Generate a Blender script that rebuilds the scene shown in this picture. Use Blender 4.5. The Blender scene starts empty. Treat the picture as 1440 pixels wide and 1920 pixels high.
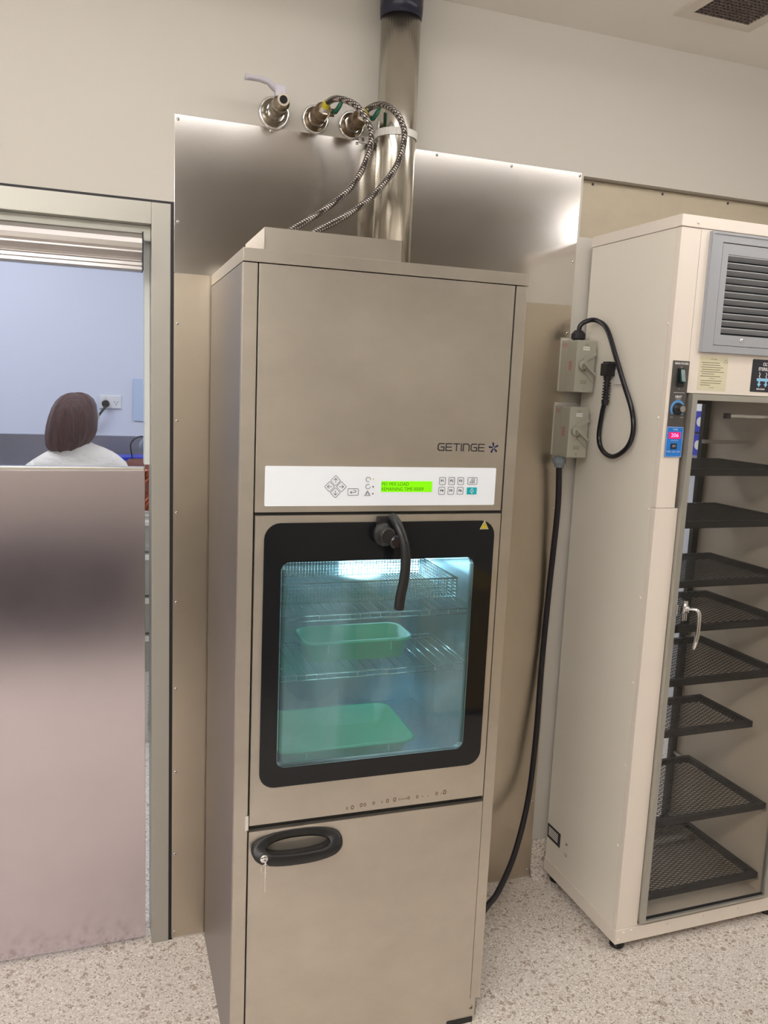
import bpy, bmesh, math, random
from math import pi, sin, cos
from mathutils import Vector, Matrix
random.seed(7)
S = bpy.context.scene
COL = S.collection

# ------------------------------------------------------------------ camera, world, lights, exposure
cd = bpy.data.cameras.new('camera'); cam = bpy.data.objects.new('camera', cd); COL.objects.link(cam)
cd.sensor_fit = 'HORIZONTAL'; cd.sensor_width = 36; cd.lens = 1544.7 / 1440 * 36; cd.clip_start = .02
_r = Vector((0.943745, -0.327914, 0.042639)); _u = Vector((0.009892, 0.156884, 0.987568)); _f = Vector((0.330526, 0.93159, -0.151302))
cam.matrix_world = Matrix(((_r.x, _u.x, -_f.x, -0.29343), (_r.y, _u.y, -_f.y, -2.27299), (_r.z, _u.z, -_f.z, 1.64006), (0, 0, 0, 1)))
S.camera = cam
S.view_settings.view_transform = 'Standard'; S.view_settings.look = 'None'
S.view_settings.gamma = 1; S.view_settings.exposure = 0.45; S.view_settings.use_curve_mapping = False
W = bpy.data.worlds.new('world'); S.world = W; W.use_nodes = True
W.node_tree.nodes['Background'].inputs[0].default_value = (1, .95, .88, 1); W.node_tree.nodes['Background'].inputs[1].default_value = .15
S.cycles.max_bounces = 10; S.cycles.transparent_max_bounces = 16
S.cycles.sample_clamp_indirect = 4
LIGHT_WARM = 4.2; LIGHT_REAR = 12.5; LIGHT_SIDE = 6; LIGHT_COOL = 7

# ------------------------------------------------------------------ materials
def nd(nt, t, **k):
    n = nt.nodes.new(t)
    for a, b in k.items(): setattr(n, a, b)
    return n
def mat(name, col, rough=.5, metal=0, emit=None, es=0, spec=None):
    m = bpy.data.materials.new(name); m.use_nodes = True; p = m.node_tree.nodes['Principled BSDF']
    p.inputs['Base Color'].default_value = (*col, 1); p.inputs['Roughness'].default_value = rough; p.inputs['Metallic'].default_value = metal
    if spec is not None: p.inputs['Specular IOR Level'].default_value = spec
    if emit: p.inputs['Emission Color'].default_value = (*emit, 1); p.inputs['Emission Strength'].default_value = es
    return m
def s2l(*c):
    return tuple((x / 255 / 12.92 if x / 255 < .04045 else ((x / 255 + .055) / 1.055) ** 2.4) for x in c)
def noise(m, scale, stretch=(1, 1, 1), detail=3, rough=.6):
    nt = m.node_tree; tc = nd(nt, 'ShaderNodeTexCoord'); mp = nd(nt, 'ShaderNodeMapping'); mp.inputs['Scale'].default_value = stretch
    n = nd(nt, 'ShaderNodeTexNoise'); n.inputs['Scale'].default_value = scale; n.inputs['Detail'].default_value = detail; n.inputs['Roughness'].default_value = rough
    nt.links.new(tc.outputs['Object'], mp.inputs[0]); nt.links.new(mp.outputs[0], n.inputs['Vector']); return n
def ramp(m, src, stops):
    r = nd(m.node_tree, 'ShaderNodeValToRGB'); e = r.color_ramp.elements
    e[0].position, e[0].color = stops[0][0], (*stops[0][1], 1); e[1].position, e[1].color = stops[-1][0], (*stops[-1][1], 1)
    for p, c in stops[1:-1]:
        x = e.new(p); x.color = (*c, 1)
    m.node_tree.links.new(src, r.inputs[0]); return r
def bump(m, src, strength, dist, prev=None):
    b = nd(m.node_tree, 'ShaderNodeBump'); b.inputs['Strength'].default_value = strength; b.inputs['Distance'].default_value = dist
    m.node_tree.links.new(src, b.inputs['Height'])
    if prev: m.node_tree.links.new(prev.outputs[0], b.inputs['Normal'])
    m.node_tree.links.new(b.outputs[0], m.node_tree.nodes['Principled BSDF'].inputs['Normal']); return b
def steel(name, col, rough, brush=(400, 400, 4), stain=.12, wave=0, metal=1.0, wscale=1.6, bs=.12):
    m = mat(name, col, rough, metal); nt = m.node_tree; P = nt.nodes['Principled BSDF']
    a = noise(m, 2.3, (1, 1, 1.4), 5, .65)
    d = tuple(c * (1 - stain) for c in col); l = tuple(min(1, c * (1 + stain * .6)) for c in col)
    r = ramp(m, a.outputs[0], [(.3, d), (.7, l)]); nt.links.new(r.outputs[0], P.inputs['Base Color'])
    rr = nd(nt, 'ShaderNodeMapRange'); rr.inputs[3].default_value = rough * .85; rr.inputs[4].default_value = rough * 1.2
    nt.links.new(a.outputs[0], rr.inputs[0]); nt.links.new(rr.outputs[0], P.inputs['Roughness'])
    n = noise(m, 1, brush, 2); b = bump(m, n.outputs[0], bs, .001)
    if wave:
        w = noise(m, wscale, (1, 1, 1), 1, .3); bump(m, w.outputs[0], 1, wave, b)
    return m
M = {}
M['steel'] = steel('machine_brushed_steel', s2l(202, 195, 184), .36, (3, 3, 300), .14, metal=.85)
M['steel_shaded'] = steel('machine_side_steel_shaded', s2l(150, 145, 144), .36, (3, 3, 300), .06, metal=.9)  # same steel; dark reflection on the sides put into a darker base colour
M['sheet'] = steel('wall_steel_sheet', s2l(208, 204, 200), .16, (30, 30, 900), .05, wave=.007, wscale=1.3, bs=.02)
M['sheet_low'] = steel('lower_wall_steel_sheet', s2l(198, 188, 172), .3, (900, 900, 20), .07, wave=.006, wscale=1)
M['niche'] = steel('niche_steel', s2l(176, 166, 148), .5, (8, 8, 120), .16)
M['kick'] = steel('door_steel', s2l(212, 203, 210), .19, (30, 30, 900), .05, wave=.004, wscale=.8, bs=.015)
M['pipe'] = steel('galvanised_pipe', s2l(205, 201, 192), .2, (60, 60, 3), .16)
M['chrome'] = mat('chrome', (.82, .82, .82), .08, 1)
M['nickel'] = mat('worn_nickel', s2l(170, 160, 145), .3, 1)
M['alu'] = mat('satin_aluminium', s2l(178, 176, 168), .42, .55)
M['alu_cover'] = mat('brushed_aluminium', s2l(186, 182, 180), .3, .85)
M['wall'] = mat('cream_wall_paint', s2l(202, 198, 190), .62)
n = noise(M['wall'], 260, detail=2); bump(M['wall'], n.outputs[0], .08, .001)
M['ceil'] = mat('ceiling_paint', s2l(232, 228, 223), .7)
M['vent_white'] = mat('vent_white', s2l(210, 202, 192), .5)
M['grille_dark'] = mat('vent_grille_grey', s2l(120, 108, 104), .6)
M['void'] = mat('vent_void', (.012, .011, .012), .9)
M['black'] = mat('black_plastic', (.012, .012, .013), .38)
M['blackr'] = mat('black_rubber', (.015, .013, .018), .55)
M['blackgloss'] = mat('black_cable', (.010, .009, .016), .22)
M['navy'] = mat('navy_tape', s2l(26, 28, 52), .3)
M['cream'] = mat('cream_powder_coat', s2l(240, 230, 219), .38)
M['creamside'] = mat('cream_side_panel', s2l(240, 234, 222), .45)
n = noise(M['creamside'], 500, detail=1); bump(M['creamside'], n.outputs[0], .1, .0005)
M['inside'] = mat('cabinet_interior', s2l(216, 202, 184), .45)
M['greyframe'] = mat('grey_powder_coat', s2l(168, 171, 178), .4)
M['greyblade'] = mat('grey_louvre_blade', s2l(168, 170, 176), .42)
M['bluewhite'] = mat('membrane_panel_white', s2l(240, 246, 254), .4)
M['ink'] = mat('dark_ink', (.02, .02, .03), .5)
M['inkblue'] = mat('navy_ink', s2l(24, 30, 78), .4)
M['teal'] = mat('teal_key', s2l(0, 176, 190), .4)
M['lcd'] = mat('lcd_backlight', s2l(110, 210, 0), .3, emit=s2l(128, 222, 0), es=.45)
M['lcdink'] = mat('lcd_ink', s2l(60, 130, 0), .4)
M['yellow'] = mat('warning_yellow', s2l(235, 215, 30), .4)
M['yellowtape'] = mat('yellow_tape', s2l(190, 175, 40), .5)
M['green'] = mat('green_handle', s2l(10, 92, 68), .35)
M['lever'] = mat('lilac_grey_lever', s2l(196, 192, 204), .4)
M['brass'] = mat('tarnished_fitting', s2l(140, 122, 100), .35, .9)
M['iso'] = mat('switch_grey_plastic', s2l(172, 170, 156), .4)
M['isored'] = mat('faded_red_print', s2l(184, 124, 120), .6)
M['white'] = mat('white_plastic', s2l(232, 230, 226), .4)
M['label_white'] = mat('label_white', s2l(238, 236, 230), .5)
M['glandgrey'] = mat('grey_gland', s2l(135, 146, 155), .4)
M['sticker'] = mat('cream_sticker', s2l(226, 219, 190), .5)
M['stickink'] = mat('sticker_ink', s2l(140, 132, 112), .6)
M['cpgrey'] = mat('control_strip_grey', s2l(84, 80, 78), .45)
M['cpblue'] = mat('control_blue', s2l(36, 128, 220), .4)
M['cplblue'] = mat('dial_light_blue', s2l(96, 160, 225), .4)
M['ledbg'] = mat('led_display_red', s2l(200, 0, 60), .3, emit=s2l(225, 5, 80), es=.8)
M['leddig'] = mat('led_digits_pink', s2l(255, 130, 190), .3, emit=s2l(255, 140, 200), es=1.6)
M['printwhite'] = mat('print_white', s2l(235, 235, 235), .5)
M['skyblue'] = mat('logo_sky_blue', s2l(150, 210, 245), .5)
M['mesh_black'] = mat('black_expanded_metal', (.008, .008, .009), .5, spec=.3)
M['wire'] = mat('stainless_wire', s2l(205, 215, 210), .18, 1)
M['chamber'] = steel('chamber_steel', s2l(185, 205, 215), .3, (200, 200, 6), .2)
M['trayg'] = mat('mint_green_plastic', s2l(98, 214, 160), .35)
M['trayw'] = mat('frosted_plastic', s2l(185, 205, 215), .4)
M['frit'] = mat('black_frit_glass', (.010, .011, .013), .03, spec=.35)
M['lampdisc'] = mat('chamber_lamp_and_glare', (1, 1, 1), .3, emit=(.72, .88, 1), es=9)  # glow of the lamp disc and of the painted glare plate
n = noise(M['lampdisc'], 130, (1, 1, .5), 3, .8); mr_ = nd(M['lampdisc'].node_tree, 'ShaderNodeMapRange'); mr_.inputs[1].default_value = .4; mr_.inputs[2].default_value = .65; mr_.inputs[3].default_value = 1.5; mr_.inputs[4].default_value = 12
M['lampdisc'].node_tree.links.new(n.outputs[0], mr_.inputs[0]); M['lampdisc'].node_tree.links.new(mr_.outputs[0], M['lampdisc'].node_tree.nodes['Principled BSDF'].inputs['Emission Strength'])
M['diffuser'] = mat('ceiling_light_diffuser', (1, 1, 1), .5, emit=(1, .97, .94), es=LIGHT_WARM)
M['diffuser_side'] = mat('side_light_diffuser', (1, 1, 1), .5, emit=(1, .97, .94), es=LIGHT_SIDE)
M['diffuser_rear'] = mat('rear_light_diffuser', (1, 1, 1), .5, emit=(1, .97, .94), es=LIGHT_REAR)
M['diffuser_cool'] = mat('cool_light_diffuser', (1, 1, 1), .5, emit=(.93, .96, 1), es=LIGHT_COOL)
M['roomwhite'] = mat('cool_white_wall', s2l(218, 220, 230), .6)
M['bench'] = steel('bench_steel', s2l(170, 170, 180), .35, (4, 200, 200), .1)
M['hair'] = mat('brown_hair', s2l(84, 52, 46), .38)
n = noise(M['hair'], 1, (160, 160, 9), 4, .7); r = ramp(M['hair'], n.outputs[0], [(.3, s2l(50, 28, 28)), (.55, s2l(92, 56, 50)), (.75, s2l(140, 92, 74))])
M['hair'].node_tree.links.new(r.outputs[0], M['hair'].node_tree.nodes['Principled BSDF'].inputs['Base Color']); bump(M['hair'], n.outputs[0], 1, .010)
M['skin'] = mat('skin', s2l(214, 168, 140), .5)
M['shirt'] = mat('cream_shirt', s2l(236, 226, 212), .85)
n = noise(M['shirt'], 7, (1, 1, 2.2), 3, .6); bump(M['shirt'], n.outputs[0], .6, .02)
M['trousers'] = mat('navy_trousers', s2l(38, 40, 58), .85)
M['copper'] = mat('rust_brown_cable', s2l(160, 78, 42), .45)
M['brown'] = mat('brown_leather', s2l(112, 62, 48), .6)
M['bluep'] = mat('blue_plastic', s2l(40, 60, 190), .35)
M['drawer'] = mat('drawer_grey', s2l(168, 170, 160), .5)
M['drawerwhite'] = mat('drawer_white', s2l(232, 232, 222), .5)
M['binyellow'] = mat('bin_yellow', s2l(208, 172, 10), .45)
M['bagblue'] = mat('bag_blue', s2l(30, 62, 130), .7)
M['ceramic'] = mat('white_ceramic', s2l(220, 220, 222), .15)
# floor: speckled vinyl
m = mat('speckled_vinyl', s2l(190, 176, 162), .42); M['floor'] = m; nt = m.node_tree
tc = nd(nt, 'ShaderNodeTexCoord'); v = nd(nt, 'ShaderNodeTexVoronoi'); v.inputs['Scale'].default_value = 290; nt.links.new(tc.outputs['Object'], v.inputs['Vector'])
sep = nd(nt, 'ShaderNodeSeparateColor'); nt.links.new(v.outputs['Color'], sep.inputs[0])
r = ramp(m, sep.outputs[0], [(0, s2l(160, 144, 134)), (.10, s2l(176, 160, 148)), (.12, s2l(218, 209, 200)), (.8, s2l(226, 218, 210)), (.84, s2l(246, 241, 235))])
r.color_ramp.interpolation = 'LINEAR'
v2 = nd(nt, 'ShaderNodeTexVoronoi'); v2.inputs['Scale'].default_value = 95; nt.links.new(tc.outputs['Object'], v2.inputs['Vector'])
sp2 = nd(nt, 'ShaderNodeSeparateColor'); nt.links.new(v2.outputs['Color'], sp2.inputs[0])
r2 = ramp(m, sp2.outputs[1], [(0, (.62, .55, .5)), (.06, (.7, .64, .6)), (.08, (1, 1, 1)), (1, (1, 1, 1))])
mx = nd(nt, 'ShaderNodeMix', data_type='RGBA', blend_type='MULTIPLY'); mx.inputs[0].default_value = 1
nt.links.new(r.outputs[0], mx.inputs[6]); nt.links.new(r2.outputs[0], mx.inputs[7]); nt.links.new(mx.outputs[2], nt.nodes['Principled BSDF'].inputs['Base Color'])
def glass(name, tint, refl=1.0, base=.03, haze=None):
    m = bpy.data.materials.new(name); m.use_nodes = True; nt = m.node_tree; nt.nodes.clear()
    o = nd(nt, 'ShaderNodeOutputMaterial'); t = nd(nt, 'ShaderNodeBsdfTransparent'); t.inputs[0].default_value = (*tint, 1)
    g = nd(nt, 'ShaderNodeBsdfGlossy'); g.inputs['Roughness'].default_value = .015; g.inputs[0].default_value = (refl, refl, refl, 1)
    f = nd(nt, 'ShaderNodeLayerWeight'); f.inputs[0].default_value = .5
    pw = nd(nt, 'ShaderNodeMath', operation='POWER'); pw.inputs[1].default_value = 4.5; nt.links.new(f.outputs['Facing'], pw.inputs[0])
    a = nd(nt, 'ShaderNodeMath', operation='MULTIPLY_ADD'); a.inputs[1].default_value = .9; a.inputs[2].default_value = .018 + base; nt.links.new(pw.outputs[0], a.inputs[0])
    last = t
    if haze:   # a film of condensation and dried drops on the inner face
        d = nd(nt, 'ShaderNodeBsdfDiffuse'); d.inputs[0].default_value = (*haze[0], 1); mh = nd(nt, 'ShaderNodeMixShader')
        tcc = nd(nt, 'ShaderNodeTexCoord'); mp = nd(nt, 'ShaderNodeMapping'); mp.inputs['Scale'].default_value = (2.2, 1, 1); nz = nd(nt, 'ShaderNodeTexNoise'); nz.inputs['Scale'].default_value = 4.5; nz.inputs['Detail'].default_value = 5
        nt.links.new(tcc.outputs['Object'], mp.inputs[0]); nt.links.new(mp.outputs[0], nz.inputs['Vector'])
        mr = nd(nt, 'ShaderNodeMapRange'); mr.inputs[1].default_value = .42; mr.inputs[2].default_value = .75; mr.inputs[3].default_value = haze[1] * .3; mr.inputs[4].default_value = haze[1]
        nt.links.new(nz.outputs[0], mr.inputs[0]); nt.links.new(mr.outputs[0], mh.inputs[0]); nt.links.new(t.outputs[0], mh.inputs[1]); nt.links.new(d.outputs[0], mh.inputs[2]); last = mh
    mx = nd(nt, 'ShaderNodeMixShader'); nt.links.new(a.outputs[0], mx.inputs[0]); nt.links.new(last.outputs[0], mx.inputs[1]); nt.links.new(g.outputs[0], mx.inputs[2])
    nt.links.new(mx.outputs[0], o.inputs[0]); return m
M['glass_washer'] = glass('washer_glass', (.76, .92, .96), base=.02, haze=((.42, .60, .66), .28))
M['glass_cab'] = glass('cabinet_glass', (.94, .94, .93), refl=.5)
M['glass_door'] = glass('door_glass', (.9, .93, .99), base=.0)

# ------------------------------------------------------------------ geometry helpers
class MB:
    def __init__(s): s.bm = bmesh.new()
    def box(s, x0, x1, y0, y1, z0, z1, bev=0, rot=None, about=None):
        b = bmesh.new(); bmesh.ops.create_cube(b, size=1)
        for v in b.verts: v.co = Vector(((x0 + x1) / 2 + v.co.x * (x1 - x0), (y0 + y1) / 2 + v.co.y * (y1 - y0), (z0 + z1) / 2 + v.co.z * (z1 - z0)))
        if bev: bmesh.ops.bevel(b, geom=b.edges[:], offset=bev, segments=2, affect='EDGES', profile=.7)
        if rot is not None:
            c = Vector(about) if about else Vector(((x0 + x1) / 2, (y0 + y1) / 2, (z0 + z1) / 2))
            bmesh.ops.transform(b, matrix=Matrix.Translation(c) @ rot @ Matrix.Translation(-c), verts=b.verts)
        s.merge(b); return s
    def merge(s, b):
        mp = {v: s.bm.verts.new(v.co) for v in b.verts}
        for f in b.faces:
            try:
                g = s.bm.faces.new([mp[v] for v in f.verts]); g.smooth = f.smooth
            except ValueError: pass
        b.free()
    def poly(s, pts, y0, y1):           # polygon in XZ extruded in Y
        a = [s.bm.verts.new((x, y0, z)) for x, z in pts]; b = [s.bm.verts.new((x, y1, z)) for x, z in pts]; k = len(pts)
        s.bm.faces.new(a); s.bm.faces.new(b[::-1])
        for i in range(k): s.bm.faces.new((a[i], b[i], b[(i + 1) % k], a[(i + 1) % k]))
        return s
    def ring(s, o, i, y0, y1):          # outer and inner outlines with equal counts
        k = len(o); vs = [[s.bm.verts.new((x, y, z)) for x, z in L] for y in (y0, y1) for L in (o, i)]
        for j in range(k):
            l = (j + 1) % k
            s.bm.faces.new((vs[0][j], vs[1][j], vs[1][l], vs[0][l])); s.bm.faces.new((vs[2][j], vs[2][l], vs[3][l], vs[3][j]))
            s.bm.faces.new((vs[0][j], vs[0][l], vs[2][l], vs[2][j])); s.bm.faces.new((vs[1][j], vs[3][j], vs[3][l], vs[1][l]))
        return s
    def tube(s, pts, r, n=12, caps=True, closed=False, smooth=True, sq=1.0):
        P = [Vector(p) for p in pts]; k = len(P); R = r if isinstance(r, (list, tuple)) else [r] * k
        T = []
        for i in range(k):
            a = P[(i - 1) % k] if closed or i > 0 else P[0]; b = P[(i + 1) % k] if closed or i < k - 1 else P[-1]
            T.append((b - a).normalized())
        up = Vector((0, 0, 1)) if abs(T[0].z) < .9 else Vector((1, 0, 0)); N = T[0].cross(up).normalized(); rings = []
        for i in range(k):
            if i: N = (N - T[i] * N.dot(T[i])).normalized()
            B = T[i].cross(N); rings.append([s.bm.verts.new(P[i] + (N * cos(2 * pi * j / n) + B * sin(2 * pi * j / n) * sq) * R[i]) for j in range(n)])
        for i in range(k if closed else k - 1):
            a, b = rings[i], rings[(i + 1) % k]
            for j in range(n):
                f = s.bm.faces.new((a[j], a[(j + 1) % n], b[(j + 1) % n], b[j])); f.smooth = smooth
        if caps and not closed: s.bm.faces.new(rings[0][::-1]); s.bm.faces.new(rings[-1])
        return s
    def lathe(s, o, d, prof, n=24, smooth=True):   # profile of (t along d, radius)
        o = Vector(o); d = Vector(d).normalized(); up = Vector((0, 0, 1)) if abs(d.z) < .9 else Vector((1, 0, 0)); N = d.cross(up).normalized(); B = d.cross(N); rings = []
        for t, r in prof: rings.append([s.bm.verts.new(o + d * t + (N * cos(2 * pi * j / n) + B * sin(2 * pi * j / n)) * max(r, 1e-5)) for j in range(n)])
        for i in range(len(rings) - 1):
            for j in range(n):
                f = s.bm.faces.new((rings[i][j], rings[i][(j + 1) % n], rings[i + 1][(j + 1) % n], rings[i + 1][j])); f.smooth = smooth
        s.bm.faces.new(rings[0][::-1]); s.bm.faces.new(rings[-1]); return s
    def loft(s, rings_, smooth=True):
        R = [[s.bm.verts.new(p) for p in r] for r in rings_]; n = len(R[0])
        for i in range(len(R) - 1):
            for j in range(n):
                f = s.bm.faces.new((R[i][j], R[i][(j + 1) % n], R[i + 1][(j + 1) % n], R[i + 1][j])); f.smooth = smooth
        f = s.bm.faces.new(R[0][::-1]); g = s.bm.faces.new(R[-1]); f.smooth = g.smooth = smooth; return s
    def stroke(s, pts, w, y, d=.0004):              # flat printed line in XZ at depth y
        for (xa, za), (xb, zb) in zip(pts[:-1], pts[1:]):
            v = Vector((xb - xa, zb - za)); l = v.length or 1e-6; v /= l; e = v * w / 2; q = Vector((-v.y, v.x)) * w / 2
            s.poly([(xa - e.x + q.x, za - e.y + q.y), (xb + e.x + q.x, zb + e.y + q.y), (xb + e.x - q.x, zb + e.y - q.y), (xa - e.x - q.x, za - e.y - q.y)], y - d, y)
        return s
    def mesh(s, name):
        bmesh.ops.recalc_face_normals(s.bm, faces=s.bm.faces); me = bpy.data.meshes.new(name); s.bm.to_mesh(me); s.bm.free(); return me
def build(mb, name, m, parent=None, loc=None, rot=None):
    me = mb if isinstance(mb, bpy.types.Mesh) else mb.mesh(name); o = bpy.data.objects.new(name, me); COL.objects.link(o)
    if m and not me.materials: me.materials.append(M[m] if isinstance(m, str) else m)
    if parent: o.parent = parent
    if loc: o.location = loc
    if rot: o.rotation_euler = rot
    return o
def tag(o, label, cat, group=None):
    o['label'] = label; o['category'] = cat
    if group: o['group'] = group
    return o
def struct(mb, name, m, label=None):
    o = build(mb, name, m); o['kind'] = 'structure'
    if label: o['label'] = label
    return o
def empty(name, loc=(0, 0, 0), rz=0):
    o = bpy.data.objects.new(name, None); o.location = loc; o.rotation_euler = (0, 0, rz); o.empty_display_size = .1; COL.objects.link(o); return o
def rrect(x0, x1, z0, z1, r, n=6):
    if r <= 0: r = 1e-5
    out = []
    for cx, cz, a0 in ((x1 - r, z1 - r, 0), (x0 + r, z1 - r, 90), (x0 + r, z0 + r, 180), (x1 - r, z0 + r, 270)):
        for i in range(n + 1):
            a = math.radians(a0 + 90 * i / n); out.append((cx + r * cos(a), cz + r * sin(a)))
    return out
def smoothpath(pts, n=8):
    P = [Vector(p) for p in pts]; P = [P[0] * 2 - P[1]] + P + [P[-1] * 2 - P[-2]]; out = []
    for i in range(1, len(P) - 2):
        for k in range(n):
            t = k / n; a, b, c, d = P[i - 1:i + 3]
            out.append(.5 * ((2 * b) + (c - a) * t + (2 * a - 5 * b + 4 * c - d) * t * t + (3 * b - a - 3 * c + d) * t ** 3))
    return out + [P[-2]]
_txt = {}
def text(string, size, x, z, y, m, parent, name='lettering', align='CENTER', bold=0, sx=1.0):
    cu = bpy.data.curves.new('txt', 'FONT'); cu.body = string; cu.size = size; cu.align_x = align; cu.align_y = 'CENTER'; cu.offset = bold; cu.extrude = 0; cu.resolution_u = 3
    t = bpy.data.objects.new('txt', cu); COL.objects.link(t); dg = bpy.context.evaluated_depsgraph_get(); dg.update()
    me = bpy.data.meshes.new_from_object(t.evaluated_get(dg)); bpy.data.objects.remove(t); bpy.data.curves.remove(cu)
    me.materials.clear(); me.materials.append(M[m])
    me.transform(Matrix.Translation((x, y, z)) @ Matrix.Rotation(pi / 2, 4, 'X') @ Matrix.Scale(sx, 4, (1, 0, 0)))
    return build(me, name, None, parent)
def screw(parent, x, z, y, r=.0042, m='chrome', name='screw'):
    b = MB().lathe((x, y, z), (0, -1, 0), [(0, r), (.001, r), (.0022, r * .7), (.0024, .45 * r)], 12)
    o = build(b, name, m, parent)
    build(MB().lathe((x, y - .0022, z), (0, -1, 0), [(0, r * .42), (.0004, r * .42)], 6), 'screw_recess', 'ink', o); return o

# ------------------------------------------------------------------ the room (wall face y=0, floor z=0)
struct(MB().box(-3.2, 2.9, -3.3, .12, -.06, 0), 'floor', 'floor')
struct(MB().box(-3.2, 2.9, -3.3, .12, 2.691, 2.76), 'ceiling', 'ceil')
b = MB(); b.box(-3.2, -1.5, 0, .12, 0, 2.691); b.box(-1.5, -.092, 0, .12, 2.083, 2.691); b.box(-.092, 1.105, 0, .12, 0, 2.691)
b.box(1.105, 1.222, 0, .12, 0, 2.113); b.box(1.222, 1.785, 0, .12, 0, .07); b.box(1.222, 1.785, 0, .12, 1.67, 2.113); b.box(1.785, 2.9, 0, .12, 0, 2.113); b.box(1.105, 2.9, 0, .12, 2.29, 2.691); b.box(1.105, 2.9, .035, .12, 2.113, 2.29)
struct(b, 'wall_back', 'wall')
struct(MB().box(-3.32, -3.2, -3.3, .12, 0, 2.691), 'wall_left', 'wall')
struct(MB().box(2.9, 3.02, -3.3, .12, 0, 2.691), 'wall_right', 'wall')
struct(MB().box(-3.32, 3.02, -3.42, -3.3, 0, 2.691), 'wall_front', mat('grey_beige_wall_paint', s2l(196, 189, 178), .6))
# coved vinyl upstand
b = MB(); b.box(1.0985, 2.9, -.004, 0, .004, .135); b.poly([(0, 0), (0, 0), (0, 0)], 0, 0) if False else None
pts = [(0, 0)] + [(.03 - .03 * sin(a), .03 - .03 * cos(a)) for a in [i * pi / 16 for i in range(9)]]
b.loft([[(x, -yy - .0, zz) for yy, zz in [(0, 0), (.032, 0), (.02, .004), (.010, .012), (.005, .026), (.004, .03), (0, .03)]] for x in (1.0985, 2.9)], False)
struct(b, 'baseboard_back', 'floor')
struct(MB().box(1.1055, 2.88, .030, .0335, 2.1135, 2.2885), 'trim_2', 'niche', 'stained stainless sheet set in the shallow niche above the cream cabinet')
for i, x in enumerate((1.157, 1.414, 1.671, 1.928)):
    struct(MB().lathe((x, .03, 2.278), (0, -1, 0), [(0, .0042), (.001, .0042)], 10), 'trim_%d' % (3 + i), 'ink')
# dark joint line beside the pipe
struct(MB().box(.4462, .4487, -.0012, 0, 1.95, 2.691), 'trim_1', 'ink')
o = build(MB().lathe((.4475, -.001, 2.492), (0, -1, 0), [(0, .005), (.002, .005), (.004, .003)], 12), 'wall_screw', 'chrome'); tag(o, 'small bright screw on the dark joint line left of the vent pipe, near the ceiling', 'screw')

struct(MB().box(-.05, 2.3, -3.3, -2.15, 2.45, 2.691), 'trim_10', mat('added_taupe_casing', s2l(120, 112, 98), .6), 'added unseen casing under the ceiling, darkens the reflection in the steel wall panels')  # added box, makes the dark band mirrored low in the wall sheets
# ceiling air vent
v = empty('ceiling_air_vent', (1.357, -.335, 2.691)); tag(v, 'square white framed air vent with a grey egg-crate grille in the ceiling', 'vent')
def flatring(mb, x0, x1, y0, y1, t, z0, z1):
    mb.box(x0, x1, y0, y0 + t, z0, z1); mb.box(x0, x1, y1 - t, y1, z0, z1); mb.box(x0, x0 + t, y0 + t, y1 - t, z0, z1); mb.box(x1 - t, x1, y0 + t, y1 - t, z0, z1)
b = MB(); flatring(b, -.13, .13, -.13, .135, .036, -.007, .0); build(b, 'frame', 'vent_white', v)
b = MB(); k = -.094
while k < .095:
    b.box(k, k + .0012, -.094, .099, -.006, -.0015); k += .0135
k = -.094
while k < .099:
    b.box(-.094, .094, k, k + .0012, -.006, -.0015); k += .0135
build(b, 'grille', 'grille_dark', v)
bk = mat('vent_filter', s2l(104, 92, 90), .8); n = noise(bk, 120, detail=2); r = ramp(bk, n.outputs[0], [(.35, s2l(40, 32, 44)), (.6, s2l(130, 116, 110))]); bk.node_tree.links.new(r.outputs[0], bk.node_tree.nodes['Principled BSDF'].inputs['Base Color'])
build(MB().box(-.094, .094, -.094, .099, -.0014, -.0002), 'filter_backing', bk, v)

# ceiling lights of the room (behind and beside the photographer)
def ceiling_light(x, y, w, d, z, m, label, grp):
    e = empty('ceiling_light', (x, y, z)); tag(e, label, 'ceiling light', grp)
    b = MB(); flatring(b, -w / 2 - .01, w / 2 + .01, -d / 2 - .01, d / 2 + .01, .01, -.012, 0); build(b, 'frame', 'vent_white', e)
    build(MB().box(-w / 2, w / 2, -d / 2, d / 2, -.085, -.004, .012), 'diffuser', m, e)
ceiling_light(1.15, -.92, 1.2, .2, 2.691, 'diffuser', 'long surface-mounted ceiling light in front of the cream cabinet', None)
ceiling_light(-.30, -.92, 1.2, .2, 2.691, 'diffuser', 'long surface-mounted ceiling light in front of the sliding door', None)
ceiling_light(-.85, -2.55, 1.2, .5, 2.691, 'diffuser_rear', 'wide ceiling light above and left of the photographer', None)
ceiling_light(-2.35, -2.55, 1.2, .5, 2.691, 'diffuser_rear', 'wide ceiling light near the far left wall', None)
ceiling_light(2.62, -1.8, .4, 1.2, 2.691, 'diffuser_side', 'wide ceiling light by the right-hand wall', None)

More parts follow.
